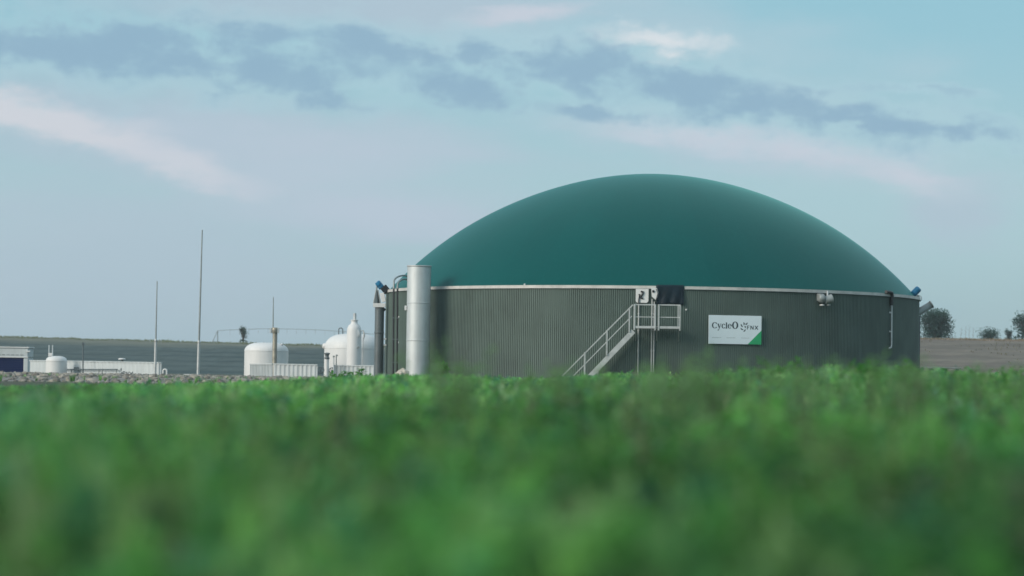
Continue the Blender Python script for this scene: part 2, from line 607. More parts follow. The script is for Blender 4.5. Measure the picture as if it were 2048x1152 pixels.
ys = np.concatenate([np.linspace(-60, 20, 41), np.linspace(22, 260, 120), np.array([300, 400, 800, 1600, 2650])])
xs = np.concatenate([np.array([-740, -500, -300, -200, -130]), np.linspace(-90, 90, 121), np.array([130, 200, 300, 500, 740])])
M['ground'] = ground_material()
grid_mesh('ground', xs, ys, lambda x, y: (fbm(x / 4.0, y / 6.0, 21) - 0.47) * 0.10 * np.clip(1 - (y - 60) / 80, 0.15, 1), M['ground'])
xs = np.concatenate([np.linspace(-700, -150, 40), np.linspace(-146, 146, 420), np.linspace(150, 700, 40)])
ys = np.concatenate([np.linspace(HILL0 - 2, 380, 110), np.linspace(381, 412, 60), np.linspace(420, 900, 20), np.linspace(1000, 2600, 6)])
grid_mesh('hill', xs, ys, hill_z, hill_material())

# ------------------------------------------------------------------ biogas digester tank
TC = Vector((8.33, 150.0, 0.0))
TR = 16.0
RIM = at(1305, 577.0, 134.0).z              # top of the cladding, bottom of the band
print('RIM', RIM)


def wall_t(px, py=650, r=TR):
    lo, hi = -1.45, 1.45
    for _ in range(50):
        mid = (lo + hi) / 2
        q = proj(TC + Vector((r * math.sin(mid), -r * math.cos(mid), 3.0)))[0]
        if q < px: lo = mid
        else: hi = mid
    return (lo + hi) / 2


class WF:
    """frame on the tank wall: a = right along the wall, z = height, c = outwards"""
    def __init__(s, px=None, t=None):
        s.t = wall_t(px) if t is None else t
        s.n = Vector((math.sin(s.t), -math.cos(s.t), 0))
        s.a = Vector((math.cos(s.t), math.sin(s.t), 0))
        s.o = TC + s.n * TR
        s.up = Vector((0, 0, 1))

    def __call__(s, a, z, c=0.0):
        return s.o + s.a * a + s.n * c + s.up * z

    def z(s, px, py, c=0.0):
        return at(px, py, (s.o + s.n * c).y).z

    def x(s, px, py=650, c=0.0):
        """a coordinate at which the photo column px is met"""
        lo, hi = -8.0, 8.0
        for _ in range(40):
            mid = (lo + hi) / 2
            if proj(s(mid, s.z(px, py, c), c))[0] < px: lo = mid
            else: hi = mid
        return (lo + hi) / 2


dig = thing('biogas_digester', 'large round green grey digester tank with teal green dome roof', 'storage tank', (TC.x, TC.y, 0))
# corrugated cladding
NR = 860
mb = MB()
vs_, fs = [], []
prof = [(0.0, 0.0), (0.26, 0.0), (0.36, 0.038), (0.78, 0.038), (0.88, 0.0)]
ang = []
for i in range(NR):
    for (u, d) in prof:
        ang.append(((i + u) / NR * 2 * math.pi, d))
na = len(ang)
for h in (-0.2, RIM * 0.5, RIM):
    for (a, d) in ang:
        r = TR - 0.038 + d
        vs_.append(TC + Vector((r * math.sin(a), -r * math.cos(a), h)))
for j in range(2):
    for k in range(na):
        k2 = (k + 1) % na
        fs.append((j * na + k, j * na + k2, (j + 1) * na + k2, (j + 1) * na + k))
mb.add(vs_, fs)
mb.build('wall', M['wall'], dig)
# dome membrane
SC_ = 150.0 / FPX
dp = [(0, 0), (164, 20), (248, 48), (290, 67), (346, 96), (402, 129.5), (438, 157), (471, 185), (503, 217), (517, 231), (533, 247)]
dxs = np.array([-p[0] for p in dp[:0:-1]] + [p[0] for p in dp], float)
dys = np.array([p[1] for p in dp[:0:-1]] + [p[1] for p in dp], float)
pf = np.polyfit(dxs / 533, dys, 8)
BAND = 0.145
DZ = 246 * SC_ * 1.0
APEX = at(1305, 349.5, 150.0).z
dome_prof = []
for k in range(61):
    s_ = 1 - k / 60
    drop = float(np.polyval(pf, s_)) - float(np.polyval(pf, 0))
    edge = float(np.polyval(pf, 1)) - float(np.polyval(pf, 0))
    z = APEX - drop / edge * (APEX - (RIM + BAND * 0.3))
    dome_prof.append((max(0.001, s_ * (TR - 0.06)), z))
MB().lathe(TC, dome_prof, 192).build('dome', M['dome'], dig)


def arc_band(t0, t1, r0, r1, z0, z1, n):
    b = MB()
    vs_, fs = [], []
    for i in range(n + 1):
        t = t0 + (t1 - t0) * i / n
        for (r, z) in ((r0, z0), (r1, z0), (r1, z1), (r0, z1)):
            vs_.append(TC + Vector((r * math.sin(t), -r * math.cos(t), z)))
    for i in range(n):
        for k in range(4):
            k2 = (k + 1) % 4
            fs.append((i * 4 + k, i * 4 + k2, i * 4 + 4 + k2, i * 4 + 4 + k))
    fs += [(0, 1, 2, 3), (n * 4 + 3, n * 4 + 2, n * 4 + 1, n * 4)]
    return b.add(vs_, fs)


tgap0, tgap1 = wall_t(1311), wall_t(1368)
arc_band(tgap1, tgap0 + 2 * math.pi, TR - 0.05, TR + 0.07, RIM, RIM + BAND, 220).build('rim_band', M['rim'], dig)
# thin drip edges that catch the light above and below the band
arc_band(tgap1, tgap0 + 2 * math.pi, TR - 0.02, TR + 0.095, RIM - 0.020, RIM - 0.003, 220).build('rim_trim', M['galv'], dig)
# black membrane flap over the gap in the band: sagging folds
fl = WF(1340)
z0, z1 = fl.z(1340, 608, 0.1), RIM + BAND + 0.06
xa, xb = fl.x(1312.5, 590, 0.1), fl.x(1367.5, 590, 0.1)
vs_, fs = [], []
nu, nv = 16, 10
for j in range(nv + 1):
    for i in range(nu + 1):
        u, v = i / nu, j / nv
        a = xa + (xb - xa) * u
        sag = 0.05 * math.sin(u * 17 + v * 3) * v + 0.03 * math.sin(u * 7 - v * 6) + 0.10
        zz = z1 + (z0 - z1) * v * (1 + 0.035 * math.sin(u * 9) * v)
        vs_.append(fl(a, zz, sag - (abs(a) ** 2) / (2 * TR)))
for j in range(nv):
    for i in range(nu):
        k = j * (nu + 1) + i
        fs.append((k, k + 1, k + nu + 2, k + nu + 1))
b = MB(); b.add(vs_, fs, True)
fo = b.build('membrane_flap', M['flap'], dig, label='black folded membrane flap hanging over the rim')
sm = fo.modifiers.new('thick', 'SOLIDIFY'); sm.thickness = 0.02
# wall bolts seen as white dots
for (px, py) in ((1372, 619.5), (797.5, 634), (797, 685), (1779, 625), (1779, 663), (1048, 569)):
    w = WF(px)
    zz = w.z(px, py)
    MB().lathe(w(0, zz, -0.01), [(0.001, 0.07), (0.035, 0.065), (0.05, 0.04), (0.055, 0.0)], 10, axis=w.n).build('wall_bolt', M['white'], dig)

# ------------------------------------------------------------------ sheet steel silo in front of the tank's left edge
SY = 139.0
sb = at(835, 752, SY)
s_top = at(836.5, 532, SY)
sr = 23.4 * SY / FPX
silo = thing('steel_silo', 'tall bright sheet steel cylinder standing beside the digester tank', 'silo', (sb.x, SY, 0))
zj = [-0.1, at(835, 681, SY).z, at(835, 606, SY).z, s_top.z]
for k in range(3):
    rr = sr + 0.004 * k
    MB().lathe((sb.x, SY, 0), [(rr, zj[k] + 0.012), (rr, zj[k + 1] - 0.012)], 64).build('shell_ring', M['steel'], silo)
for k in (1, 2):
    MB().lathe((sb.x, SY, zj[k]), [(sr - 0.01, -0.03), (sr + 0.014, -0.028), (sr + 0.018, 0.0), (sr + 0.014, 0.028), (sr - 0.01, 0.03)], 64).build('seam_band', M['steel'], silo)
MB().lathe((sb.x, SY, s_top.z), [(sr - 0.03, -0.05), (sr + 0.035, -0.05), (sr + 0.035, 0.02), (sr - 0.03, 0.02), (sr - 0.03, -0.05)], 64).build('top_flange', M['galv'], silo)
MB().lathe((sb.x, SY, s_top.z - 0.02), [(sr - 0.03, 0), (0.01, 0.03)], 48).build('lid', M['galv'], silo)
d_ = Vector((sr * 0.98, -0.08, 0)).normalized()
MB().bar((sb.x + d_.x * sr, SY + d_.y * sr, 0.0), (sb.x + d_.x * sr, SY + d_.y * sr, s_top.z), 0.035, 0.06).build('side_seam', M['darkpipe'], silo)
p0 = at(828, 601, SY - sr)
MB().box(at(811.5, 616, SY - 0.1), (0.12, 0.2, 0.26)).build('junction_box', M['white'], silo)

# ------------------------------------------------------------------ dark column with blue motor at the tank's left edge
CY = 147.0
cb = at(757, 745, CY)
k_ = CY / FPX
colm = thing('mixer_column', 'dark grey pipe column with white bracket and blue tilted motor on top', 'mixer', (cb.x, CY, 0))


def cp(px, py, dy=0.0):
    return at(px, py, CY + dy)


cpipe = MB().lathe((cb.x, CY, 0), [(9.3 * k_, -0.1), (9.3 * k_, cp(757, 614).z)], 40).build('pipe', M['darkpipe'], colm)
MB().lathe((cb.x, CY, cp(757, 665).z), [(9.3 * k_, -0.05), (9.8 * k_, -0.05), (9.8 * k_, 0.05), (9.3 * k_, 0.05)], 40).build('pipe_joint', M['darkpipe'], cpipe)
MB().box(cp(752.5, 610.5, -0.3), (0.36, 0.10, 0.24)).build('clamp_bracket', M['white'], colm)
MB().box(cp(765, 610.5, -0.3), (0.36, 0.10, 0.24)).build('clamp_bracket', M['white'], colm)
b = MB()
c0, c1 = cp(754.5, 607), cp(754.5, 580)
b.lathe((c0.x, CY, c0.z), [(7.0 * k_, 0), (2.0 * k_, c1.z - c0.z)], 4, smooth=False)
b.build('cone_hopper', M['darkpipe'], colm)
for (a_, z_) in (((747, 607), (752, 580)), ((761, 607), (756, 580))):
    MB().tube([cp(*a_, -0.2), cp(*z_, -0.1)], 0.03, 8).build('stay_bar', M['greypipe'], colm)
mt = MB()
a0, a1 = cp(755, 565), cp(764, 576)
axm = (a1 - a0).normalized()
L = (a1 - a0).length
mo = mt.lathe(a0, [(0.01, -0.06), (0.15, -0.04), (0.165, 0.0), (0.165, 0.05)] + [x for k in range(7) for x in ((0.165, 0.06 + k * 0.045), (0.178, 0.065 + k * 0.045), (0.178, 0.09 + k * 0.045), (0.165, 0.095 + k * 0.045))] + [(0.17, L), (0.01, L)], 28, axis=axm).build('motor', M['blue'], colm)
MB().box(a0 + axm * 0.18 + Vector((-0.06, -0.17, 0.02)), (0.16, 0.1, 0.14)).build('terminal_box', M['blue'], mo)
g0 = cp(770.5, 578.5)
gx = axm; gz = Vector((0, -1, 0)); gy = gz.cross(gx)
MB().box(g0, (0.40, 0.42, 0.36), (gx, gy, gz)).build('gearbox', M['black'], colm)
MB().bar(cp(764, 586, -0.1), cp(768, 604, -0.1), 0.26, 0.16, up=(0, 1, 0)).build('mount_plate', M['white'], colm)
MB().bar(cp(770.5, 617, 0), cp(761, 628, 0), 0.14, 0.2, up=(0, 1, 0)).build('brace', M['black'], colm)
MB().tube([cp(753, 580), cp(754, 568)], 0.05, 10).build('motor_foot', M['greypipe'], colm)
for py in (678, 690):
    MB().bar(cp(765, py), cp(773, py), 0.09, 0.2, up=(0, 1, 0)).build('wall_tie', M['white'], colm)

# ------------------------------------------------------------------ two black riser pipes with grey swan necks
for (px0, px1, ytop, endp, lab) in ((786, 787.5, 548.5, (812, 553), 'black riser pipe with grey swan neck, outer one nearest the blue motor'),
                                    (793.5, 795, 556, (812, 555.5), 'black riser pipe with grey swan neck, inner one nearest the steel cylinder')):
    PY = 139.8 if px0 < 790 else 140.2
    base = at(px0, 752, PY)
    rp = thing('riser_pipe', lab, 'pipe', (base.x, PY, 0), 'riser pipes beside the steel cylinder')
    mid = at(px1, 576, PY)
    MB().tube([(base.x, PY, -0.05), (base.x + 0.005, PY, 1.0), (mid.x, PY, mid.z)], 0.052, 14).build('lower_pipe', M['black'], rp)
    e = at(endp[0] + 4, endp[1], PY + 2.2)
    pts = [mid]
    tp = at(px1, ytop, PY)
    n = 12
    for k in range(1, n + 1):
        a = math.pi / 2 * 1.1 * k / n
        w = (e.x - mid.x)
        straight = tp.z - 0.42 - mid.z
        x = mid.x + w * (1 - math.cos(a)) / (1 - math.cos(math.pi / 2 * 1.1))
        z = mid.z + straight + (tp.z - mid.z - straight) * math.sin(min(a, math.pi / 2)) - (0.12 * max(0, a - math.pi / 2) * 4)
        pts.append(Vector((x, PY + 2.0 * (k / n) ** 1.5, z)))
    pts.append(Vector((e.x + 0.6, PY + 3.0, pts[-1].z - 0.35)))
    MB().tube(pts, 0.05, 14).build('swan_neck', M['greypipe'], rp)
    MB().lathe(mid, [(0.056, -0.06), (0.066, -0.05), (0.066, 0.05), (0.056, 0.06)], 16).build('coupling', M['greypipe'], rp)
    for zz in (1.1, 2.4, 3.6):
        MB().box((base.x + (mid.x - base.x) * zz / mid.z, PY - 0.01, zz), (0.15, 0.13, 0.05)).build('pipe_clip', M['darkpipe'], rp)

# ------------------------------------------------------------------ stair and platform
SF = WF(1300)
PC = 1.15                                     # platform depth out from the wall
st = thing('access_stair', 'galvanised steel stair with railed platform against the digester wall', 'stairs', SF(0, 0, PC))


def S(px, py, c=PC):
    return SF(SF.x(px, py, c), SF.z(px, py, c), c)


zd, zr, zm = SF.z(1290, 654.5, PC), SF.z(1290, 609.5, PC), SF.z(1290, 634, PC)
xL, xM1, xM2, xR = SF.x(1269, 630, PC), SF.x(1310.5, 630, PC), SF.x(1317.5, 630, PC), SF.x(1360, 630, PC)
# deck: frame beams and grating planks
for (x0, x1) in ((xL, xM1), (xM2, xR)):
    MB().bar(SF(x0, zd, PC), SF(x1, zd, PC), 0.12, 0.13).build('deck_beam', M['galv'], st)
    MB().bar(SF(x0, zr, PC), SF(x1, zr, PC), 0.065).build('top_rail', M['galv'], st)
    MB().bar(SF(x0, zm, PC), SF(x1, zm, PC), 0.045).build('mid_rail', M['galv'], st)
MB().bar(SF(xL, zd, 0.35), SF(xR, zd, 0.35), 0.08, 0.12).build('deck_beam', M['galv'], st)
nb = 14
for k in range(nb):
    a = xL + (xR - xL) * (k + 0.5) / nb
    MB().bar(SF(a, zd + 0.045, 0.25), SF(a, zd + 0.045, PC - 0.08), (xR - xL) / nb * 0.82, 0.03).build('grating_plank', M['galv'], st)
zlow = SF.z(1310, 661, PC)
for (a, w) in ((xL, 0.085), (xM1, 0.065), (xM2, 0.075), (xR, 0.06)):
    MB().bar(SF(a, zlow, PC + 0.05), SF(a, zr + 0.03, PC + 0.05), w).build('rail_post', M['galv'], st)
MB().bar(SF(xR - 0.09, zd, 0.3), SF(xR - 0.09, zr, 0.3), 0.06).build('rail_post', M['galv'], st)
MB().bar(SF(xR, zr, 0.3), SF(xR, zr, PC), 0.06).build('top_rail', M['galv'], st)
MB().bar(SF(xR, zm, 0.3), SF(xR, zm, PC), 0.045).build('mid_rail', M['galv'], st)
for px in (1271, 1313.5, 1357.5):
    a = SF.x(px, 660, PC)
    MB().bar(SF(a, zd - 0.06, PC - 0.1), SF(a, zd - 0.72, -0.05), 0.05).build('bracket_strut', M['galv'], st)
# stringers, treads, hand rails
s0 = S(1267, 662)
s1 = S(1160, 774)
dirv = (s1 - s0)
for c_ in (0.0, -0.85):
    off = SF.n * c_
    MB().bar(s0 + off, s1 + off, 0.05, 0.27, up=SF.n.cross(Vector((0, 0, 1)))).build('stringer', M['galv'], st)
nt_ = 15
for k in range(nt_):
    p = s0 + dirv * ((k + 0.7) / nt_) + SF.n * -0.425 + Vector((0, 0, 0.04))
    MB().box(p, (0.25, 0.78, 0.035), (SF.a, SF.n, Vector((0, 0, 1)))).build('tread', M['galv'], st)
for c_ in (0.045,):
    off = SF.n * c_
    h0, h1 = S(1266, 609.5), S(1112, 765)
    MB().bar(h0 + off, h1 + off, 0.065, 0.065).build('hand_rail', M['galv'], st)
    q0, q1 = S(1264, 632), S(1136, 763)
    MB().bar(q0 + off, q1 + off, 0.048, 0.048).build('mid_rail', M['galv'], st)
    for (px, ya, yb) in ((1258.5, 616, 664), (1213.5, 660, 711), (1169, 704, 758)):
        a, z_ = S(px, ya), S(px, yb)
        MB().bar(z_ + off * 1.4, Vector((z_.x, z_.y, a.z)) + off * 1.4, 0.075, 0.06).build('rail_post', M['galv'], st)
MB().bar(S(1196, 740), Vector((*S(1196, 740).xy, -0.1)), 0.06).build('stair_foot', M['galv'], st)

# ------------------------------------------------------------------ instruments by the platform
g = WF(1285)
gp = thing('sight_glass_panel', 'white round cornered instrument plate with black valve under the rim', 'instrument', g(0, RIM - 0.5, 0))
xa, xb, za, zb = g.x(1271.5, 590, 0.1), g.x(1297, 590, 0.1), g.z(1285, 605.5, 0.1), RIM - 0.035
poly = [(xa, zb), (xb, zb)]
rc = 0.13
for (cx, a0) in ((xb - rc, 0), (xa + rc, -90)):
    for k in range(6):
        a = R_(a0 - 18 * k)
        poly.append((cx + rc * math.cos(a), za + rc + rc * math.sin(a)))
MB().prism([g(x, z, 0.04) for x, z in poly], g.n * 0.07).build('plate', M['white'], gp)


def G(px, py, c=0.15):
    return g(g.x(px, py, c), g.z(px, py, c), c)


MB().tube([G(1281.5, 583), G(1286, 583.5), G(1285.5, 588), G(1282.5, 591.5), G(1282, 596), G(1285.5, 597)], 0.05, 8).build('valve', M['black'], gp)
MB().tube([G(1278, 588), G(1279, 592), G(1277.5, 600), G(1277.5, 610)], 0.035, 8).build('hose', M['black'], gp)
MB().lathe(G(1283.5, 588.5, 0.1), [(0.06, 0), (0.06, 0.09), (0.01, 0.1)], 14, axis=g.n).build('gauge', M['greypipe'], gp)
g2 = WF(1309)
ip = thing('level_sensor', 'small white oval sensor head with cable between plate and black flap', 'instrument', g2(0, RIM - 0.4, 0))


def G2(px, py, c=0.15):
    return g2(g2.x(px, py, c), g2.z(px, py, c), c)


MB().prism([G2(1302.5, 577, .04), G2(1306, 575, .04), G2(1314, 577, .04), G2(1316.5, 585, .04), G2(1315, 594, .04), G2(1312, 600, .04), G2(1309, 598, .04), G2(1303.5, 593, .04)], g2.n * 0.14).build('housing', M['white'], ip)
MB().lathe(G2(1306.5, 582.5, 0.17), [(0.07, 0), (0.07, 0.06), (0.01, 0.07)], 14, axis=g2.n).build('eye', M['black'], ip)
MB().tube([G2(1312.5, 578, .2), G2(1315.5, 587, .22), G2(1313, 596, .2), G2(1311, 603, .2), G2(1307, 597, .2)], 0.018, 6).build('cable', M['black'], ip)
for (px, pt, lab) in ((1277, 607, 'thin grey conduit dropping from the instrument plate to the ground'),
                      (1303.5, 598, 'thin grey conduit behind platform, left one of the close pair'),
                      (1308, 603, 'thin grey conduit behind platform, right one of the close pair')):
    w = WF(px)
    ct = thing('conduit', lab, 'conduit', w(0, 0, 0.06), 'thin conduits behind the stair platform')
    zt = w.z(px, pt, 0.06)
    MB().tube([w(0, -0.1, 0.06), w(0, zt, 0.06)], 0.032, 8).build('tube', M['galv'], ct)
    for zz in (0.8, 1.9, 3.0, 3.9):
        MB().box(w(0, zz, 0.04), (0.11, 0.05, 0.035), (w.a, w.n, w.up)).build('clip', M['galv'], ct)

# ------------------------------------------------------------------ sign
w = WF(1470)
C0 = 0.10
sxa, sxb = w.x(1417.5, 660, C0), w.x(1523, 660, C0)
sza, szb = w.z(1470, 688.2, C0), w.z(1470, 631, C0)
sg = thing('wall_sign', 'white company sign with green corner reading CycleO FNX on digester wall', 'sign', w((sxa + sxb) / 2, sza, 0.05))
cxs, czs = (sxa + sxb) / 2, (sza + szb) / 2
MB().box(w(cxs, czs, C0 - 0.03), (sxb - sxa, 0.045, szb - sza), (w.a, w.n, w.up)).build('panel', M['signw'], sg)
for zz in (sza + 0.25, szb - 0.25):
    MB().box(w(cxs, zz, C0 - 0.085), (sxb - sxa - 0.2, 0.06, 0.05), (w.a, w.n, w.up)).build('mounting_rail', M['galv'], sg)
SWm, SHm = sxb - sxa, szb - sza
# coordinates on the sign face in units of the zoomed picture: x 185..1703, y 155..975 (down)


def sp(x, y, lift=0.0):
    return w(sxa + (x - 185) / 1518 * SWm, szb - (y - 158) / 815 * SHm, C0 - 0.0035 + lift)


def stroke(b, pts, wd, lift=0.0):
    """ribbon of varying width through sign points"""
    P = [Vector(p) for p in pts]
    n = len(P)
    ws = wd if isinstance(wd, (list, tuple)) else [wd] * n
    L_, R2 = [], []
    for i in range(n):
        t = (P[min(i + 1, n - 1)] - P[max(i - 1, 0)]).normalized()
        nn = Vector((-t.y, t.x))
        L_.append(P[i] + nn * ws[i] / 2)
        R2.append(P[i] - nn * ws[i] / 2)
    for i in range(n - 1):
        b.add([sp(*L_[i], lift), sp(*L_[i + 1], lift), sp(*R2[i + 1], lift), sp(*R2[i], lift)], [(0, 1, 2, 3)])
    return b


def arc(cx, cy, rx, ry, a0, a1, n=18):
    return [(cx + rx * math.cos(R_(a0 + (a1 - a0) * i / n)), cy + ry * math.sin(R_(a0 + (a1 - a0) * i / n))) for i in range(n + 1)]


def ring_w(n, thin, thick, ph=0.0, a0=0.0, a1=360.0):
    return [thin + (thick - thin) * abs(math.cos(R_(a0 + (a1 - a0) * i / n + ph))) for i in range(n + 1)]


# C y c l e O : serif letters
b = MB()
stroke(b, arc(358, 447, 66, 80, -38, -322, 24), ring_w(24, 9, 36, 0, -38, -322))
stroke(b, [(408, 375), (411, 412)], [14, 8])
b.build('letter', M['ink'], sg)
b = MB()
stroke(b, [(452, 408), (489, 512)], [34, 30])
stroke(b, [(532, 408), (480, 556), (462, 584), (440, 584)], [12, 13, 18, 20])
stroke(b, [(432, 405), (478, 405)], 10); stroke(b, [(512, 405), (550, 405)], 10)
b.build('letter', M['ink'], sg)
b = MB()
stroke(b, arc(612, 466, 44, 60, -40, -325, 20), ring_w(20, 9, 32, 0, -40, -325))
stroke(b, [(640, 425), (650, 440)], [18, 14])
b.build('letter', M['ink'], sg)
b = MB()
stroke(b, [(692, 368), (692, 528)], 32)
stroke(b, [(664, 528), (720, 528)], 11); stroke(b, [(670, 366), (706, 366)], 11)
b.build('letter', M['ink'], sg)
b = MB()
stroke(b, arc(786, 466, 44, 60, 0, -318, 22), ring_w(22, 9, 32, 0, 0, -318))
stroke(b, [(746, 458), (828, 458)], 11)
b.build('letter', M['ink'], sg)
b = MB()
stroke(b, arc(942, 436, 66, 96, 0, 360, 30), ring_w(30, 10, 46))
b.build('letter', M['ink'], sg)
# emblem: curved leaf strokes turning round an open centre
b = MB()
for (x0, y0, x1, y1, bend) in ((1190, 430, 1185, 345, 12), (1228, 400, 1290, 352, 22), (1165, 480, 1112, 395, -14), (1180, 555, 1105, 508, -18),
                               (1232, 510, 1215, 450, 10), (1180, 606, 1236, 545, 16)):
    pts, ws = [], []
    for i in range(9):
        q = i / 8
        nx, ny = -(y1 - y0), (x1 - x0)
        ln = math.hypot(nx, ny)
        k = math.sin(math.pi * q) * bend
        pts.append((x0 + (x1 - x0) * q + nx / ln * k, y0 + (y1 - y0) * q + ny / ln * k))
        ws.append(4 + 30 * math.sin(math.pi * min(1, q * 0.9 + 0.05)) ** 0.8)
    b = MB(); stroke(b, pts, ws); b.build('emblem_leaf', M['ink'], sg)
b = MB(); stroke(b, [(1292, 440), (1292, 550)], 20); stroke(b, [(1282, 448), (1352, 448)], 17); stroke(b, [(1300, 496), (1340, 496)], 16); b.build('letter', M['ink'], sg)
b = MB(); stroke(b, [(1392, 550), (1392, 438)], 20); stroke(b, [(1392, 442), (1464, 546)], 22); stroke(b, [(1464, 550), (1464, 438)], 20); b.build('letter', M['ink'], sg)
b = MB(); stroke(b, [(1512, 440), (1600, 550)], 22); stroke(b, [(1598, 440), (1510, 550)], 20, 0.001); b.build('letter', M['ink'], sg)
b = MB()
b.add([sp(1310, 972), sp(1703, 972), sp(1703, 570)], [(0, 1, 2)])
b.build('corner_triangle', M['signg'], sg)
for (x0, x1) in ((280, 545), (700, 962), (1120, 1350)):
    b = MB()
    x = x0
    rnd = random.Random(x0)
    while x < x1:
        q = x + rnd.uniform(14, 30)
        stroke(b, [(x, 795 + rnd.uniform(-2, 2)), (min(q, x1), 795)], rnd.uniform(9, 16))
        x = q + 8
    b.build('small_print', M['faint'], sg)

# ------------------------------------------------------------------ relief valve under the band on the right
w = WF(1650)
rv = thing('relief_valve', 'grey double drum pressure relief valve below the rim, right of sign', 'valve', w(0, w.z(1650, 612), 0))


def Wp(px, py, c=0.25):
    return w(w.x(px, py, c), w.z(px, py, c), c)


MB().box(Wp(1640, 595, 0.2), (0.22, 0.34, 0.40), (w.a, w.n, w.up)).build('body', M['greypipe'], rv)
MB().lathe(Wp(1643.5, 597, 0.30), [(0.01, -0.16), (0.20, -0.16), (0.23, -0.12), (0.23, 0.1), (0.2, 0.14), (0.01, 0.14)], 24, axis=(w.a * 0.9 + w.n * 0.45)).build('drum', M['greypipe'], rv)
d2 = (w.a * 0.85 + w.n * 0.35 + w.up * 0.25).normalized()
MB().lathe(Wp(1653, 600, 0.36), [(0.01, -0.12), (0.19, -0.12), (0.22, -0.06), (0.22, 0.12), (0.25, 0.30), (0.25, 0.33), (0.20, 0.33), (0.18, 0.1), (0.01, 0.08)], 24, axis=d2).build('outlet_drum', M['greypipe'], rv)
MB().lathe(Wp(1644, 610.5, 0.3), [(0.01, -0.04), (0.13, -0.03), (0.14, 0.02), (0.01, 0.05)], 18).build('drip_cup', M['white'], rv)
MB().lathe(Wp(1657, 610, 0.34), [(0.01, -0.04), (0.10, -0.03), (0.11, 0.02), (0.01, 0.05)], 18).build('drip_cup', M['galv'], rv)
MB().tube([Wp(1655, 594, .3), Wp(1655, 586, .2), Wp(1655, 583, .05)], 0.05, 10).build('inlet_pipe', M['galv'], rv)

# ------------------------------------------------------------------ conduit with black elbow
w = WF(1783)
cd = thing('vent_conduit', 'thin grey wall conduit with black elbow hooked over the rim', 'conduit', w(0, w.z(1783, 698), 0.05))
MB().tube([Wp(1772, 584.5, .12), Wp(1779, 585, .14), Wp(1783.5, 586, .14), Wp(1784.5, 592, .14), Wp(1783.5, 600, .13), Wp(1783, 611, .12)], [0.09, 0.10, 0.10, 0.10, 0.10, 0.09], 12).build('elbow', M['black'], cd)
MB().tube([Wp(1783.5, 611, .12), Wp(1783, 690, .12), Wp(1782, 695, .12), Wp(1777.5, 697, .12)], 0.05, 10).build('tube', M['galv'], cd)
for py in (626, 663):
    MB().bar(Wp(1779, py, .06), Wp(1784, py, .12), 0.05).build('clip', M['white'], cd)

# ------------------------------------------------------------------ blue motor, post and inclined tube at the right edge
EY = 149.0
k_ = EY / FPX
mp = thing('edge_mixer', 'blue tilted motor on grey post at the right edge of tank', 'mixer', (at(1834, 740, EY).x, EY - 1.0, 0))


def ep(px, py, dy=0.0):
    return at(px, py, EY + dy)


MB().bar((*ep(1834.5, 740, -2.0).xy, -0.1), ep(1836, 590, -2.0), 0.18, 0.16).build('post', M['greypipe'], mp)
a0, a1 = ep(1837.5, 577, -3.0), ep(1824.5, 590.5, -3.0)
axm = (a1 - a0).normalized(); L = (a1 - a0).length
MB().lathe(a0, [(0.01, -0.04), (0.16, -0.03), (0.19, 0.02)] + [x for k in range(6) for x in ((0.19, 0.06 + k * 0.06), (0.205, 0.07 + k * 0.06), (0.205, 0.095 + k * 0.06), (0.19, 0.10 + k * 0.06))] + [(0.2, L), (0.01, L)], 28, axis=axm).build('motor', M['blue'], mp)
MB().tube([a1, ep(1831, 597, -2.6), ep(1835, 600, -2.0)], 0.05, 10).build('motor_arm', M['greypipe'], mp)
ring = [ep(1840 + 3 * math.cos(R_(a)), 597 + 5.5 * math.sin(R_(a)), -1.5) for a in range(-120, 130, 20)]
MB().tube(ring, 0.022, 6).build('cable_loop', M['galv'], mp)
itb = thing('inclined_tube', 'open grey steel tube slanting up out of right tank edge', 'pipe', ep(1838, 628, -1.0))
a0, a1 = ep(1836, 625, -1.2), ep(1864, 608, -1.2)
axm = (a1 - a0).normalized(); L = (a1 - a0).length
MB().lathe(a0, [(0.21, -0.3), (0.21, L), (0.185, L), (0.185, L - 0.6), (0.01, L - 0.6)], 28, axis=axm).build('barrel', M['greypipe'], itb)
MB().lathe(a0 + axm * (L - 0.06), [(0.21, -0.02), (0.235, -0.02), (0.235, 0.05), (0.21, 0.05)], 28, axis=axm).build('end_flange', M['greypipe'], itb)
MB().bar(ep(1838.5, 632, -1.2), (*ep(1837, 740, -1.2).xy, -0.1), 0.16, 0.12).build('support_leg', M['darkpipe'], itb)

# ------------------------------------------------------------------ low slab on legs right of the tank
BY = 168.0
a0, a1 = at(1836, 735, BY), at(1921, 736, BY)
ls = thing('slab_bench', 'low concrete slab on dark legs right of the tank behind weeds', 'platform', ((a0.x + a1.x) / 2, BY, 0))
MB().box(((a0.x + a1.x) / 2, BY, a0.z), (a1.x - a0.x, 1.2, 0.10)).build('slab', M['concrete'], ls)
for q in (0.08, 0.32, 0.62, 0.93):
    MB().box((a0.x + (a1.x - a0.x) * q, BY, a0.z / 2 - 0.06), (0.22 if q < 0.9 else 0.10, 0.9, a0.z), None).build('leg', M['darkpipe'] if q < 0.9 else M['white'], ls)

# ------------------------------------------------------------------ white process tanks on the left


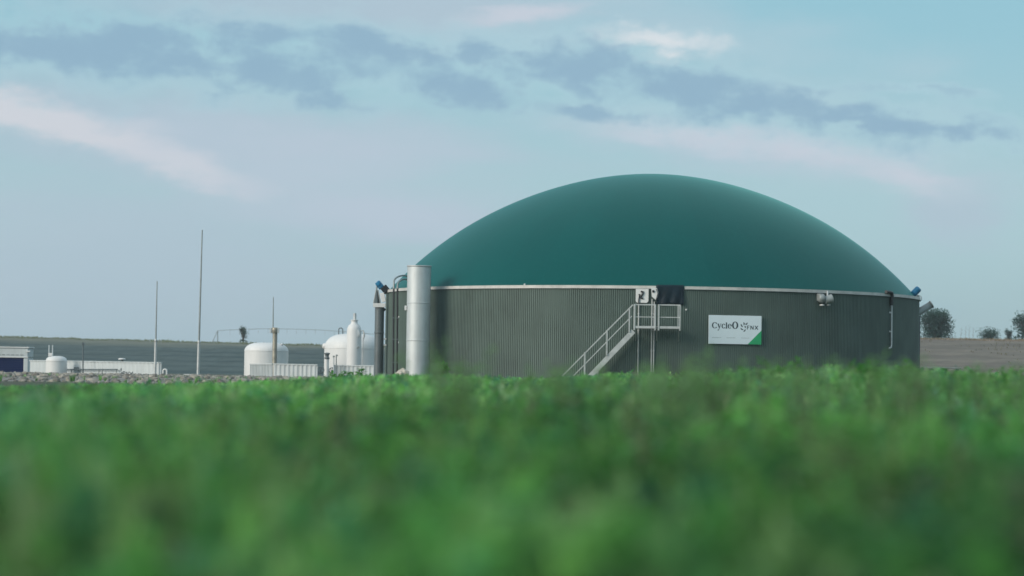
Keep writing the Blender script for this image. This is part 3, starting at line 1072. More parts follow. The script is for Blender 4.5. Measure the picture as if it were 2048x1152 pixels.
def domed_tank(px0, px1, ptop, pshould, Y, name, label, cat='tank', pbase=757):
    cx = (px0 + px1) / 2
    c_ = at(cx, 740, Y)
    r = (px1 - px0) / 2 * Y / FPX
    zt, zs = at(cx, ptop, Y).z, at(cx, pshould, Y).z
    t = thing(name, label, cat, (c_.x, Y, 0), 'white domed tanks on the left')
    sh_ = MB().lathe((c_.x, Y, 0), [(r, -0.05), (r, zs)], 64).build('shell', M['white'], t)
    pr = []
    for k in range(19):
        a = math.pi / 2 * k / 18
        e = 0.62
        pr.append((max(0.001, r * math.cos(a) ** e), zs + (zt - zs) * math.sin(a) ** 1.0))
    MB().lathe((c_.x, Y, 0), pr, 64).build('domed_top', M['white'], t)
    MB().lathe((c_.x, Y, zs), [(r, -0.03), (r + 0.015, -0.025), (r + 0.015, 0.025), (r, 0.03)], 64).build('weld_band', M['white'], sh_)
    return t, c_, r, zt, zs


t1, c1, r1, zt, zs = domed_tank(91.5, 133.5, 712, 722, 204, 'small_process_tank', 'small white domed tank in front of the long white wall')
for px in (98, 105):
    a = at(px, 712, 204); z_ = at(px, 690, 204)
    MB().tube([(a.x, 204, zt - 0.3), (a.x, 204, z_.z)], 0.05, 10).build('vent_pipe', M['whiteb'], t1)
a = at(101.5, 709, 203.8)
MB().box(a, (0.36, 0.3, 0.25)).build('manifold', M['white'], t1)
t2, c2, r2, zt, zs = domed_tank(488.5, 576, 685, 702, 200, 'process_tank', 'wide white domed tank behind the flare stack')
a = at(568, 690, 200)
MB().lathe((a.x - 0.1, 199.4, zs + 0.1), [(0.08, 0), (0.08, 0.42), (0.12, 0.42), (0.12, 0.5), (0.01, 0.5)], 14).build('nozzle', M['white'], t2)
t3, c3, r3, zt, zs = domed_tank(648, 762, 667.5, 697, 207, 'process_tank', 'largest white domed tank behind the slim white tower')
pts = []
a, b_ = at(677.5, 660, 207), at(685.5, 660, 207)
for k in range(9):
    q = math.pi * k / 8
    pts.append(Vector(((a.x + b_.x) / 2 - (b_.x - a.x) / 2 * math.cos(q), 207, at(681, 660, 207).z + 0.17 * math.sin(q))))
MB().tube([Vector((a.x, 207, zs + 0.6))] + pts + [Vector((b_.x, 207, zs + 0.6))], 0.045, 10).build('vent_hook', M['darkpipe'], t3)
MB().lathe(at(649.5, 692, 206.6), [(0.22, -0.2), (0.22, 0.12), (0.01, 0.14)], 20, axis=(-0.8, -0.6, 0.1)).build('manhole', M['white'], t3)

# slim tower
TY = 196.0
k_ = TY / FPX
c_ = at(707, 745, TY)
tw = thing('scrubber_tower', 'slim white tower with round manhole and top pipe among the tanks', 'tower', (c_.x, TY, 0))
z = lambda py: at(707, py, TY).z
tsh = MB().lathe((c_.x, TY, 0), [(14.6 * k_, -0.05), (14.6 * k_, z(662)), (13.8 * k_, z(656)), (11.5 * k_, z(651)), (7.5 * k_, z(648)), (6.4 * k_, z(645)), (6.2 * k_, z(641))], 48).build('shell', M['white'], tw)
MB().lathe((c_.x, TY, z(641)), [(6.2 * k_, -0.03), (7.4 * k_, -0.03), (7.4 * k_, 0.05), (0.01, 0.06)], 32).build('flange', M['white'], tw)
MB().tube([(c_.x + 0.03, TY, z(641)), (c_.x + 0.03, TY, z(626.5))], 3.0 * k_, 16).build('top_pipe', M['galv'], tw)
MB().lathe((c_.x + 0.1, TY - 14.2 * k_ + 0.16, z(668)), [(0.40, -0.1), (0.40, 0.08), (0.36, 0.11), (0.01, 0.12)], 32, axis=(0.05, -1, 0)).build('manhole', M['white'], tsh)
for sx in (1,):
    MB().tube([at(722, 662, TY - .3), at(726.5, 661, TY - .3), at(728.3, 666, TY - .3), at(728.5, 672, TY - .3), at(726, 680, TY - .3), at(725, 735, TY - .3), (at(724.5, 745, TY).x, TY - .3, 0)], [0.05, 0.05, .08, .08, .035, .035, .035], 8).build('drain_pipe', M['galv'], tw)
MB().box(at(716.5, 695, TY - 0.5), (0.22, 0.06, 0.12), (Vector((0.9, 0, 0.42)), Vector((0, 1, 0)), Vector((-0.42, 0, 0.9)))).build('name_plate', M['greypipe'], tsh)

# flare stack
FY = 194.5
k_ = FY / FPX
c_ = at(548.5, 745, FY)
fs_ = thing('flare_stack', 'weathered flare stack with finned head and thin rod above', 'flare stack', (c_.x, FY, 0))
z = lambda py: at(548.5, py, FY).z
MB().tube([(c_.x, FY, -0.05), (c_.x, FY, z(664))], 4.6 * k_, 24).build('column', M['brass'], fs_)
MB().lathe((c_.x, FY, z(667)), [(4.6 * k_, 0), (6.2 * k_, 0.05), (6.2 * k_, z(656) - z(667)), (5.4 * k_, z(655) - z(667)), (0.01, z(655.5) - z(667))], 28).build('burner_head', M['brass'], fs_)
for px in (541.5, 556.5):
    MB().box(at(px, 661, FY), (0.13, 0.30, 0.42)).build('wind_fin', M['whiteb'], fs_)
MB().tube([at(546, 656, FY - .1), at(546.8, 594, FY - .1)], [0.05, 0.03], 8).build('lightning_rod', M['greypipe'], fs_)
MB().tube([(c_.x + 0.16, FY - 0.12, 0), (c_.x + 0.16, FY - 0.12, z(668))], 0.04, 8).build('gas_line', M['darkpipe'], fs_)

# low white ribbed walls


def ribbed_wall(px0, px1, ytop0, ytop1, Y0, Y1, npan, label, ribs=4, mat='whiteb', cap=True, name='low_wall'):
    a, b_ = at(px0, ytop0, Y0), at(px1, ytop1, Y1)
    A, B = Vector((a.x, Y0, 0)), Vector((b_.x, Y1, 0))
    t = thing(name, label, 'wall', (A + B) / 2, 'low white walls round the process tanks')
    d = (B - A); Ln = d.length; d.normalize(); nrm = Vector((d.y, -d.x, 0))
    for p in range(npan):
        q0, q1 = p / npan, (p + 1) / npan
        mb_ = MB()
        vs_, fs = [], []
        m_ = ribs * 4
        for i in range(m_ + 1):
            u = q0 + (q1 - q0) * (0.004 + 0.992 * i / m_)
            dpt = 0.05 if (i % 4) in (1, 2) else 0.0
            pt = A + d * Ln * u + nrm * dpt
            zt_ = (a.z + (b_.z - a.z) * u) - 0.05
            vs_ += [pt + Vector((0, 0, -0.05)), pt + Vector((0, 0, zt_)), pt - nrm * (0.06 + dpt) + Vector((0, 0, zt_)), pt - nrm * (0.06 + dpt) + Vector((0, 0, -0.05))]
        for i in range(m_):
            for k in range(3):
                fs.append((i * 4 + k, i * 4 + 4 + k, i * 4 + 5 + k, i * 4 + 1 + k))
        fs += [(0, 1, 2, 3), (m_ * 4 + 3, m_ * 4 + 2, m_ * 4 + 1, m_ * 4)]
        mb_.add(vs_, fs).build('panel', M[mat], t)
    if cap:
        MB().bar(A + Vector((0, 0, a.z)), B + Vector((0, 0, b_.z)), 0.16, 0.09).build('cap_rail', M[mat], t)
    return t, A, B, d, nrm


ribbed_wall(500, 545, 728.5, 728, 193, 192, 3, 'plain greenish white low wall left of the flare stack foot', ribs=5, mat='concrete' if False else 'whiteb')
ribbed_wall(547, 635, 728, 730, 192, 191, 5, 'white ribbed low wall to the right of flare stack', ribs=2)
ribbed_wall(668, 752, 731, 732, 191.5, 190.5, 5, 'white ribbed low wall in front of the slim tower', ribs=2)
wt, A, B, d, nrm = ribbed_wall(60, 322.5, 721, 725.5, 214.5, 190, 12, 'long low white ribbed wall with dark FNX lettering', ribs=3)
# lettering on the long wall
lw_y = 197.3


def lp(px, py):
    # point on the long wall's face
    lo, hi = 0.0, 1.0
    for _ in range(40):
        m_ = (lo + hi) / 2
        if proj(A + (B - A) * m_ + Vector((0, 0, 0.5)))[0] < px: lo = m_
        else: hi = m_
    q = A + (B - A) * lo
    return Vector((q.x, q.y, at(px, py, q.y).z)) + nrm * 0.056


def lstroke(b, pts, wd):
    P = [lp(*p) for p in pts]
    for p, q in zip(P, P[1:]):
        t = (q - p).normalized(); n_ = nrm.cross(t).normalized()
        b.add([p + n_ * wd / 2, q + n_ * wd / 2, q - n_ * wd / 2, p - n_ * wd / 2], [(0, 1, 2, 3)])


b = MB(); lstroke(b, [(246, 750), (247, 743.5)], .08); lstroke(b, [(247, 743.5), (251, 743.5)], .07); lstroke(b, [(246.6, 746.7), (250, 746.7)], .06); b.build('letter', M['ink'], wt)
b = MB(); lstroke(b, [(253, 750), (253.4, 743.5), (257, 750), (257.4, 743.5)], .08); b.build('letter', M['ink'], wt)
b = MB(); lstroke(b, [(260, 743.5), (266.5, 751)], .08); lstroke(b, [(267.5, 743.5), (261, 750.5)], .07); b.build('letter', M['ink'], wt)
b = MB(); lstroke(b, [(242.5, 738), (244.5, 740)], .2); lstroke(b, [(244, 744), (245.5, 748)], .14); b.build('emblem', M['ink'], wt)
# pipe run along the wall
pr_ = thing('pipe_run', 'thin grey pipe run along the long white wall', 'pipe', lp(190, 745) + nrm * 0.3)
pp = [lp(px, 739) + nrm * 0.25 for px in (134, 165, 200, 242)]
MB().tube(pp, 0.05, 8).build('tube', M['darkpipe'], pr_)
for px in (150, 205, 212, 240):
    q = lp(px, 739) + nrm * 0.25
    MB().tube([q, (q.x, q.y, -0.05)], 0.04, 8).build('support_leg', M['greypipe'], pr_)
MB().box(lp(161, 738) + nrm * 0.3, (0.4, 0.2, 0.3)).build('valve_box', M['darkpipe'], pr_)
# vent cap above the wall
q = at(244, 722, 200)
vc = thing('vent_stack', 'short vent stack with white disc cap above the long wall', 'vent', (q.x, 200, 0))
MB().tube([(q.x, 200, -0.05), (q.x, 200, at(244, 719, 200).z)], 0.09, 12).build('stem', M['darkpipe'], vc)
MB().lathe((q.x, 200, at(244, 718.5, 200).z), [(0.01, -0.05), (0.26, -0.05), (0.32, 0.0), (0.26, 0.07), (0.01, 0.10)], 28).build('disc', M['white'], vc)
# dark slim post and white hook pipe
q = at(166, 745, 201)
dpst = thing('slim_post', 'slim dark lamp post by the small white tank', 'post', (q.x, 201, 0))
MB().tube([(q.x, 201, -0.05), at(166, 690, 201)], 0.055, 10).build('shaft', M['darkpipe'], dpst)
MB().box(at(166.3, 687.5, 201), (0.2, 0.2, 0.22)).build('lamp_head', M['darkpipe'], dpst)
q = at(331, 752, 189)
hp = thing('hook_pipe', 'white hook shaped vent pipe at the end of long wall', 'pipe', (q.x, 189, 0))
MB().tube([(at(326, 750, 189).x, 189, -0.05), at(326.5, 741, 189), at(327.5, 739.3, 189), at(330, 738.5, 189), at(332.5, 739.3, 189), at(333.5, 742, 189), (at(333.5, 750, 189).x, 189, -0.05)], 0.065, 10).build('tube', M['white'], hp)
q0, q1 = at(369, 750, 184), at(392, 750, 184)
lid = thing('shaft_cover', 'flat pale shaft cover beside the taller mast', 'cover', ((q0.x + q1.x) / 2, 184, 0))
MB().box(((q0.x + q1.x) / 2, 184, q0.z - 0.12), ((q1.x - q0.x) * 0.8, 0.8, 0.22)).build('curb', M['darkpipe'], lid)
MB().box(((q0.x + q1.x) / 2, 184, q0.z + 0.03), (q1.x - q0.x, 1.0, 0.07)).build('lid', M['white'], lid)

# masts
for (px0, px1, ptop, pmid, Y, r0, r1, lab) in ((310, 314.3, 562, 681, 190, 0.105, 0.06, 'shorter thin grey lightning mast in front of the long wall'),
                                              (396, 404.5, 460, 684, 182, 0.11, 0.075, 'tallest thin grey lightning mast, right of the long wall')):
    q = at(px0, 752, Y); tp = at(px1, ptop, Y); md = q + (tp - q) * ((752 - pmid) / (752 - ptop))
    ma = thing('lightning_mast', lab, 'mast', (q.x, Y, 0), 'lightning masts on the left')
    MB().tube([(q.x, Y, -0.1), md], [r0, r0 * 0.92], 14).build('lower_tube', M['galv'], ma)
    MB().tube([md, tp], [r1, r1 * 0.55], 12).build('upper_tube', M['greypipe'], ma)
    MB().lathe(md, [(r0 * 0.92, -0.1), (r0 * 1.05, -0.08), (r0 * 1.05, 0.04), (r1, 0.12)], 14).build('collar', M['galv'], ma)
    MB().box((q.x, Y, 0.02), (0.5, 0.5, 0.1)).build('base_plate', M['concrete'], ma)

# blue shuttered container
CY2 = 226.0
a0, a1 = at(-60, 700, CY2), at(62, 700, CY2)
cx = (a0.x + a1.x) / 2
ct = thing('container_building', 'white container building with navy blue shutter at the left edge', 'building', (cx, CY2, 0))
zt = at(30, 696, CY2).z; zdo = at(30, 715.5, CY2).z
x52 = at(52, 715, CY2).x
fr = CY2 - 1.2
MB().box((cx, CY2, (zdo + zt) / 2), (a1.x - a0.x, 2.4, zt - zdo)).build('upper_wall', M['whiteb'], ct)
MB().box(((x52 + a1.x) / 2 + 0.01, CY2, zdo / 2 - 0.03), (a1.x - x52 - 0.02, 2.4, zdo - 0.02)).build('corner_post', M['whiteb'], ct)
MB().box((cx, CY2, zt + 0.05), (a1.x - a0.x + 0.15, 2.55, 0.10)).build('roof_edge', M['white'], ct)
MB().box((cx, fr - 0.03, zdo + 0.06), (a1.x - a0.x, 0.05, 0.09)).build('lintel', M['white'], ct)
nsl = 8
for k in range(nsl):
    z0, z1 = zdo * k / nsl, zdo * (k + 1) / nsl
    MB().box(((a0.x + x52) / 2, fr + 0.12, (z0 + z1) / 2), (x52 - a0.x, 0.06, (z1 - z0) * 0.93)).build('shutter_slat', M['deepblue'], ct)
MB().box(((a0.x + x52) / 2, CY2 + 0.5, zdo / 2 - 0.02), (x52 - a0.x, 1.2, zdo - 0.05)).build('core', M['darkpipe'], ct)
for k in range(6):
    x = a0.x + (a1.x - a0.x) * (0.52 + 0.075 * k)
    MB().box((x, fr - 0.02, zdo + 0.26), ((a1.x - a0.x) * 0.05, 0.04, 0.07)).build('vent_slot', M['greypipe'], ct)
MB().box((at(61, 702, CY2).x + 0.05, fr - 0.05, (zt + zdo) / 2 + 0.15), (0.35, 0.12, 0.12)).build('gutter_end', M['white'], ct)

# valves between the low walls
for (px, py, r, lab) in ((641, 740, 7.0, 'round dark hand wheel left of the white valve post'), (664, 741, 6.0, 'round dark hand wheel right of the white valve post')):
    q = at(px, py, 192.5)
    hw = thing('hand_wheel', lab, 'valve', (q.x, 192.5, 0), 'hand wheels between low walls')
    rr = r * 192.5 / FPX
    pts = [Vector((q.x + rr * math.cos(R_(a)), 192.5, q.z + rr * 0.9 * math.sin(R_(a)))) for a in range(0, 361, 24)]
    MB().tube(pts, 0.04, 8).build('rim', M['darkpipe'], hw)
    for a in (20, 80, 140):
        v_ = Vector((rr * math.cos(R_(a)), 0, rr * 0.9 * math.sin(R_(a))))
        MB().tube([Vector((q.x, 192.5, q.z)) - v_, Vector((q.x, 192.5, q.z)) + v_], 0.022, 6).build('spoke', M['darkpipe'], hw)
    MB().tube([(q.x, 192.6, -0.05), (q.x, 192.6, q.z)], 0.06, 8).build('stem', M['greypipe'], hw)
q = at(653.5, 750, 191)
vp = thing('valve_post', 'white pipe post with dark valve head between low walls', 'post', (q.x, 191, 0))
MB().tube([(q.x, 191, -0.05), at(653.5, 718, 191)], 0.17, 18).build('pipe', M['white'], vp)
MB().lathe((at(654, 718, 191).x, 191, at(654, 718, 191).z), [(0.17, -0.02), (0.20, 0), (0.20, 0.1), (0.14, 0.16), (0.16, 0.34), (0.22, 0.38), (0.22, 0.46), (0.01, 0.5)], 20).build('valve_head', M['darkpipe'], vp)
for (px, pt, lab) in ((667.5, 711, 'thin white gauge post left of the slim tower'), (672.5, 709, 'thin grey gauge post nearest the slim tower')):
    q = at(px, 750, 190.8)
    gp_ = thing('gauge_post', lab, 'post', (q.x, 190.8, 0), 'thin gauge posts')
    MB().tube([(q.x, 190.8, -0.05), at(px, pt, 190.8)], 0.045, 8).build('shaft', M['whiteb'] if px < 670 else M['greypipe'], gp_)
    MB().box(at(px + (0 if px < 670 else 1.3), pt + 2, 190.8), (0.16, 0.1, 0.12)).build('gauge', M['greypipe'], gp_)

# irrigation boom on the far field
IY = 432.0
ib = thing('irrigation_boom', 'long thin irrigation boom on the skyline behind the white tanks', 'irrigation boom', at(437, 680, IY))
pts = [at(px, py, IY) for px, py in ((434, 661.5), (455, 660), (480, 659), (520, 657.5), (560, 657.5), (600, 658.5), (640, 660), (690, 663.5), (745, 668), (800, 670))]
MB().tube(pts, 0.04, 6).build('boom_pipe', M['greypipe'], ib)
zt_ = float(hill_z(np.array([at(430, 680, IY).x]), np.array([IY]))[0])
for px in (424, 434):
    MB().tube([at(435.5, 661.5, IY), Vector((at(px, 680, IY).x, IY + (1 if px > 430 else -1), zt_ - 0.1))], 0.07, 6).build('tower_leg', M['greypipe'], ib)
zt2 = float(hill_z(np.array([at(800, 680, IY).x]), np.array([IY]))[0])
MB().tube([at(800, 670, IY), Vector((at(803, 680, IY).x, IY, zt2 - 0.1))], 0.07, 6).build('tower_leg', M['greypipe'], ib)
for k, px in enumerate(range(460, 745, 19)):
    i = np.interp(px, [455, 480, 520, 560, 600, 640, 690, 745], [660, 659, 657.5, 657.5, 658.5, 660, 663.5, 668])
    q = at(px, i, IY)
    MB().tube([q, q - Vector((0, 0, 0.85))], 0.022, 5).build('drop_hose', M['greypipe'], ib)

# ------------------------------------------------------------------ foliage
def leaf_material():
    m = bpy.data.materials.new('leaves')
    m.use_nodes = True
    nt = m.node_tree
    nt.nodes.clear()
    b = NB(nt)
    at_ = b.node('ShaderNodeAttribute', attribute_name='leaf_colour').outputs['Color']
    df = b.node('ShaderNodeBsdfPrincipled')
    nt.links.new(at_, df.inputs['Base Color'])
    df.inputs['Roughness'].default_value = 0.55
    df.inputs['Specular IOR Level'].default_value = 0.35
    tr = b.node('ShaderNodeBsdfTranslucent')
    nt.links.new(b.mix(1.0, at_, (1.1, 1.25, 0.7), 'MULTIPLY'), tr.inputs['Color'])
    mx = b.node('ShaderNodeMixShader')
    mx.inputs[0].default_value = 0.42
    nt.links.new(df.outputs[0], mx.inputs[1])
    nt.links.new(tr.outputs[0], mx.inputs[2])
    o = b.node('ShaderNodeOutputMaterial')
    nt.links.new(mx.outputs[0], o.inputs[0])
    return m


M['leaf'] = leaf_material()
rng = np.random.default_rng(11)


def hor(px):
    return 746 + 0.014 * (px - 1024)


ENVX = np.array([-600, 0, 200, 450, 560, 640, 700, 850, 1000, 1150, 1260, 1400, 1500, 1700, 1850, 1950, 2100, 2700], float)
ENVY = np.array([768, 778, 774, 770, 764, 758, 755, 754, 758, 758, 752, 750, 745, 742, 745, 748, 748, 748], float)
PALETTE = np.array([(0.055, 0.155, 0.034), (0.078, 0.190, 0.044), (0.042, 0.132, 0.040), (0.032, 0.105, 0.046), (0.105, 0.190, 0.062), (0.090, 0.145, 0.060), (0.095, 0.125, 0.058)])
PW = np.array([0.26, 0.22, 0.18, 0.12, 0.13, 0.06, 0.03])


def leaf_quads(p0, az, el, ln, wd, fold):
    """rhombic, slightly folded leaves; returns verts (n*4,3)"""
    n = len(p0)
    d = np.stack([np.cos(az) * np.cos(el), np.sin(az) * np.cos(el), np.sin(el)], -1)
    s = np.stack([-np.sin(az), np.cos(az), np.zeros(n)], -1)
    u = np.cross(s, d)
    mid = p0 + d * (ln * 0.5)[:, None]
    tip = p0 + d * ln[:, None] - np.array([0, 0, 1.0]) * (ln * 0.18)[:, None]
    l_ = mid + s * (wd * 0.5)[:, None] - u * (fold * wd)[:, None]
    r_ = mid - s * (wd * 0.5)[:, None] - u * (fold * wd)[:, None]
    return np.stack([p0, l_, tip, r_], 1).reshape(-1, 3)


def weeds(px_, py_, h, nl, lsz, rad, colr):
    """leafy stems: plant arrays -> verts, colours"""
    n = len(px_)
    idx = np.repeat(np.arange(n), nl)
    m = len(idx)
    f = rng.random(m) ** 0.75
    az = rng.random(m) * 2 * np.pi
    lean = rng.normal(0, 0.16, (n, 2))
    spread = rad[idx] * (0.15 + 0.85 * np.sin(np.pi * np.clip(f * 0.9 + 0.12, 0, 1))) * rng.random(m) ** 0.6
    base = np.stack([px_[idx] + lean[idx, 0] * f * h[idx] + np.cos(az) * spread,
                     py_[idx] + lean[idx, 1] * f * h[idx] + np.sin(az) * spread,
                     h[idx] * (0.06 + 0.94 * f) - spread * 0.15], -1)
    el = rng.normal(0.35, 0.45, m)
    ln = lsz[idx] * rng.uniform(0.6, 1.35, m)
    v = leaf_quads(base, az + rng.normal(0, 0.5, m), el, ln, ln * rng.uniform(0.38, 0.62, m), rng.uniform(0.05, 0.25, m))
    c_ = colr[idx] * rng.uniform(0.72, 1.28, (m, 1))
    return v, np.repeat(c_, 4, 0)


def blades(px_, py_, h, nb, wd, colr):
    n = len(px_)
    idx = np.repeat(np.arange(n), nb)
    m = len(idx)
    az = rng.random(m) * 2 * np.pi
    hh = h[idx] * rng.uniform(0.45, 1.05, m)
    out = hh * rng.uniform(0.08, 0.55, m)
    d = np.stack([np.cos(az), np.sin(az), np.zeros(m)], -1)
    s = np.stack([-np.sin(az), np.cos(az), np.zeros(m)], -1) * (wd[idx] / 2)[:, None]
    b0 = np.stack([px_[idx], py_[idx], np.zeros(m)], -1) + d * (0.04 * rng.random(m))[:, None]
    mid = b0 + d * (out * 0.35)[:, None] + np.array([0, 0, 1.0]) * (hh * 0.62)[:, None]
    tip = b0 + d * out[:, None] + np.array([0, 0, 1.0]) * hh[:, None]
    q1 = np.stack([b0 - s, b0 + s, mid + s * 0.8, mid - s * 0.8], 1)
    q2 = np.stack([mid - s * 0.8, mid + s * 0.8, tip + s * 0.12, tip - s * 0.12], 1)
    v = np.concatenate([q1, q2], 1).reshape(-1, 3)
    c_ = colr[idx] * rng.uniform(0.75, 1.25, (m, 1))
    return v, np.repeat(c_, 8, 0)


def env_h(x, y):
    px = 1024 + FPX * x / y
    e = np.interp(px, ENVX, ENVY) - hor(px)
    bump_ = (fbm(px / 60.0, y / 30.0, 41) - 0.44) * np.clip((px - 900) / 500, 0.25, 1.0) * 46.0
    return 0.60 - (e - bump_) * y / FPX, px


def plant_cols(x, y, n):
    k = rng.choice(len(PALETTE), n, p=PW)
    c_ = PALETTE[k] * np.array([1.56, 1.56, 2.10])
    g = 0.55 * fbm(x / 2.3, y / 3.5, 5) + 0.45 * fbm(x / 0.55, y / 1.6, 15)
    c_ *= (0.50 + 2.0 * (g - 0.22))[:, None] * rng.uniform(0.78, 1.25, (n, 1))
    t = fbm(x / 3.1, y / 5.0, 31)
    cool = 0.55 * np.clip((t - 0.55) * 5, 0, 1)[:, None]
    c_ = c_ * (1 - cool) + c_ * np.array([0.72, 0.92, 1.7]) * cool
    dry = (fbm(x / 1.7, y / 2.6, 55) > 0.66)[:, None]
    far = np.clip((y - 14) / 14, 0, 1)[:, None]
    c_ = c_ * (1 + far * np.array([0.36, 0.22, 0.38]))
    return np.where(dry & (rng.random((n, 1)) < 0.3), np.array([[0.125, 0.165, 0.085]]), c_)


VV, CC = [], []
# (near, far, plants per m2, leaves per plant, leaf length, clump radius)
BANDS = [(3.2, 9, 38, 46, 0.060, 0.095), (9, 20, 28, 42, 0.066, 0.11), (20, 45, 14, 34, 0.090, 0.16), (45, 80, 6.5, 28, 0.12, 0.24), (80, 133, 3.6, 20, 0.15, 0.34)]
for (y0, y1, dens, nl, lsz, rad) in BANDS:
    smax = 0.30
    area = smax * (y1 ** 2 - y0 ** 2)
    n = int(area * dens)
    y = np.sqrt(rng.random(n) * (y1 ** 2 - y0 ** 2) + y0 ** 2)
    x = (rng.random(n) * 2 - 1) * smax * y
    eh, px = env_h(x, y)
    hr = np.interp(y, [3, 5, 7.5, 15, 26, 38, 140], [0.08, 0.14, 0.34, 0.37, 0.44, 0.80, 0.80])
    hl = np.interp(y, [3, 5, 7.5, 15, 30, 50, 140], [0.08, 0.14, 0.33, 0.34, 0.38, 0.55, 0.55])
    kr = np.clip((px - 1050) / 250, 0, 1)
    hmax = hl * (1 - kr) + hr * kr
    patch = fbm(x / 1.1, y / 2.2, 77)
    spire = rng.random(n) < np.where(y < 45, 0.34, 0.45)
    h = np.minimum(eh, hmax) * np.where(spire, (0.45 + 1.0 * patch) * rng.uniform(0.75, 1.15, n), (0.2 + 0.6 * patch) * rng.uniform(0.7, 1.1, n))
    h = np.minimum(h, eh * 1.02)
    keep = (h > 0.045) & (((x - TC.x) ** 2 + (y - TC.y) ** 2) > (TR + 0.4) ** 2)
    keep &= ~((px < 690) & (y > 92 + 6 * fbm(x / 3, y / 3, 8)))
    bare = fbm(x / 0.9, y / 1.8, 99)
    keep &= ~((bare < 0.27) & (y < 30) & (h > 0.16))
    x, y, h, px, spire = x[keep], y[keep], h[keep], px[keep], spire[keep]
    n = len(x)
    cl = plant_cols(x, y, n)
    cl = cl * np.where(spire, 1.22, 0.85)[:, None]
    kind_ = rng.random(n)
    gfrac = np.where(px < 800, 0.42, 0.18)
    w_ = np.where(kind_ >= gfrac)[0]
    rr = np.where(spire[w_], 0.62, 1.15) * rad * (0.6 + 0.6 * rng.random(len(w_)))
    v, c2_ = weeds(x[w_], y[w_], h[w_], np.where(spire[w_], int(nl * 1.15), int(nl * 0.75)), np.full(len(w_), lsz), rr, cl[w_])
    VV.append(v); CC.append(c2_)
    g_ = np.where(kind_ < gfrac)[0]
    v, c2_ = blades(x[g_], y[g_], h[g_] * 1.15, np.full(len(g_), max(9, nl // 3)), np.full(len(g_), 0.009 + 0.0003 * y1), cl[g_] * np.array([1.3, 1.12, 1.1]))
    VV.append(v); CC.append(c2_)
    # pale seed stalks
    s_ = rng.permutation(n)[: int(n * 0.035)]
    hs = np.minimum(h[s_] * 1.35 + 0.05, np.maximum(env_h(x[s_], y[s_])[0] + 0.05, 0.1))
    v, c2_ = blades(x[s_], y[s_], hs, np.full(len(s_), 5), np.full(len(s_), 0.007 + 0.0003 * y1), np.tile([[0.20, 0.24, 0.13]], (len(s_), 1)))
    VV.append(v); CC.append(c2_)
V_ = np.concatenate(VV); C_ = np.concatenate(CC)
Q_ = np.arange(len(V_)).reshape(-1, 4)
print('meadow quads', len(Q_))
me_ = np_mesh('meadow', V_, Q_, M['leaf'], kind='stuff', colors=C_)
tag(me_, 'thick green weeds and grass covering the field in the foreground', 'weeds')

# weeds that stand out of the field on the right and by the low walls
TALL = [(1440, 743, 44), (1478, 738, 40), (1505, 735, 47), (1547, 716, 42), (1562, 728, 44), (1592, 716, 46), (1622, 733, 43), (1658, 738, 48), (1712, 722, 40), (1728, 717, 41), (1752, 721, 39),
        (1778, 728, 42), (1806, 716, 50), (1832, 722, 48), (1888, 737, 45), (1942, 735, 40), (1990, 738, 42), (2022, 734, 44), (714, 735, 84), (690, 744, 82), (893, 722, 86), (1392, 744, 44), (672, 748, 80)]
# loose wisps nearer the camera that reach up in front of the tank
for i, (px, py, Y) in enumerate(((893, 668, 19), (905, 690, 20), (1120, 716, 21), (1138, 728, 20), (1352, 700, 20), (1385, 694, 19), (1404, 712, 21), (1330, 715, 18), (1368, 712, 17), (1422, 722, 18), (1588, 708, 20), (1815, 712, 21), (1842, 706, 20), (1800, 722, 18), (1600, 722, 17), (925, 715, 18), (1060, 728, 22), (1230, 726, 21), (1290, 722, 19), (1480, 720, 20), (1530, 716, 22), (1680, 716, 21), (1740, 712, 20), (1890, 722, 20), (2010, 724, 21), (1962, 722, 22))):
    q = at(px, py, Y)
    t = thing('tall_weed', 'blurred wispy green stalks rising ' + ('just right of the steel cylinder' if px < 1000 else 'before the foot of the stair' if px < 1250 else 'between the stair platform and sign' if px < 1450 else 'just right of the sign' if px < 1700 else 'at the right edge of the tank' if px < 1900 else 'before the brown field on the right'), 'plant', (q.x, Y, 0), 'wispy stalks near the camera')
    b = MB(); vv, cc = [], []
    for s_ in range(7):
        ox, oy = rng.normal(0, 0.07), rng.normal(0, 0.10)
        hh = q.z * (1.0 if s_ == 0 else rng.uniform(0.66, 0.97))
        b.tube([(q.x + ox * 0.3, Y + oy * 0.3, -0.02), (q.x + ox * 0.7, Y + oy, hh * 0.6), (q.x + ox * 1.3, Y + oy, hh * 0.98)], [0.006, 0.004, 0.002], 4)
        v, c2_ = weeds(np.array([q.x + ox]), np.array([Y + oy]), np.array([hh]), np.array([46]), np.array([0.055]), np.array([0.06]), np.array([[0.19, 0.33, 0.17]]))
        vv.append(v); cc.append(c2_)
    b.build('stem', M['bark'], t)
    v = np.concatenate(vv); c2_ = np.concatenate(cc)
    np_mesh('foliage', v, np.arange(len(v)).reshape(-1, 4), M['leaf'], colors=c2_, parent=t, off=(q.x, Y, 0))

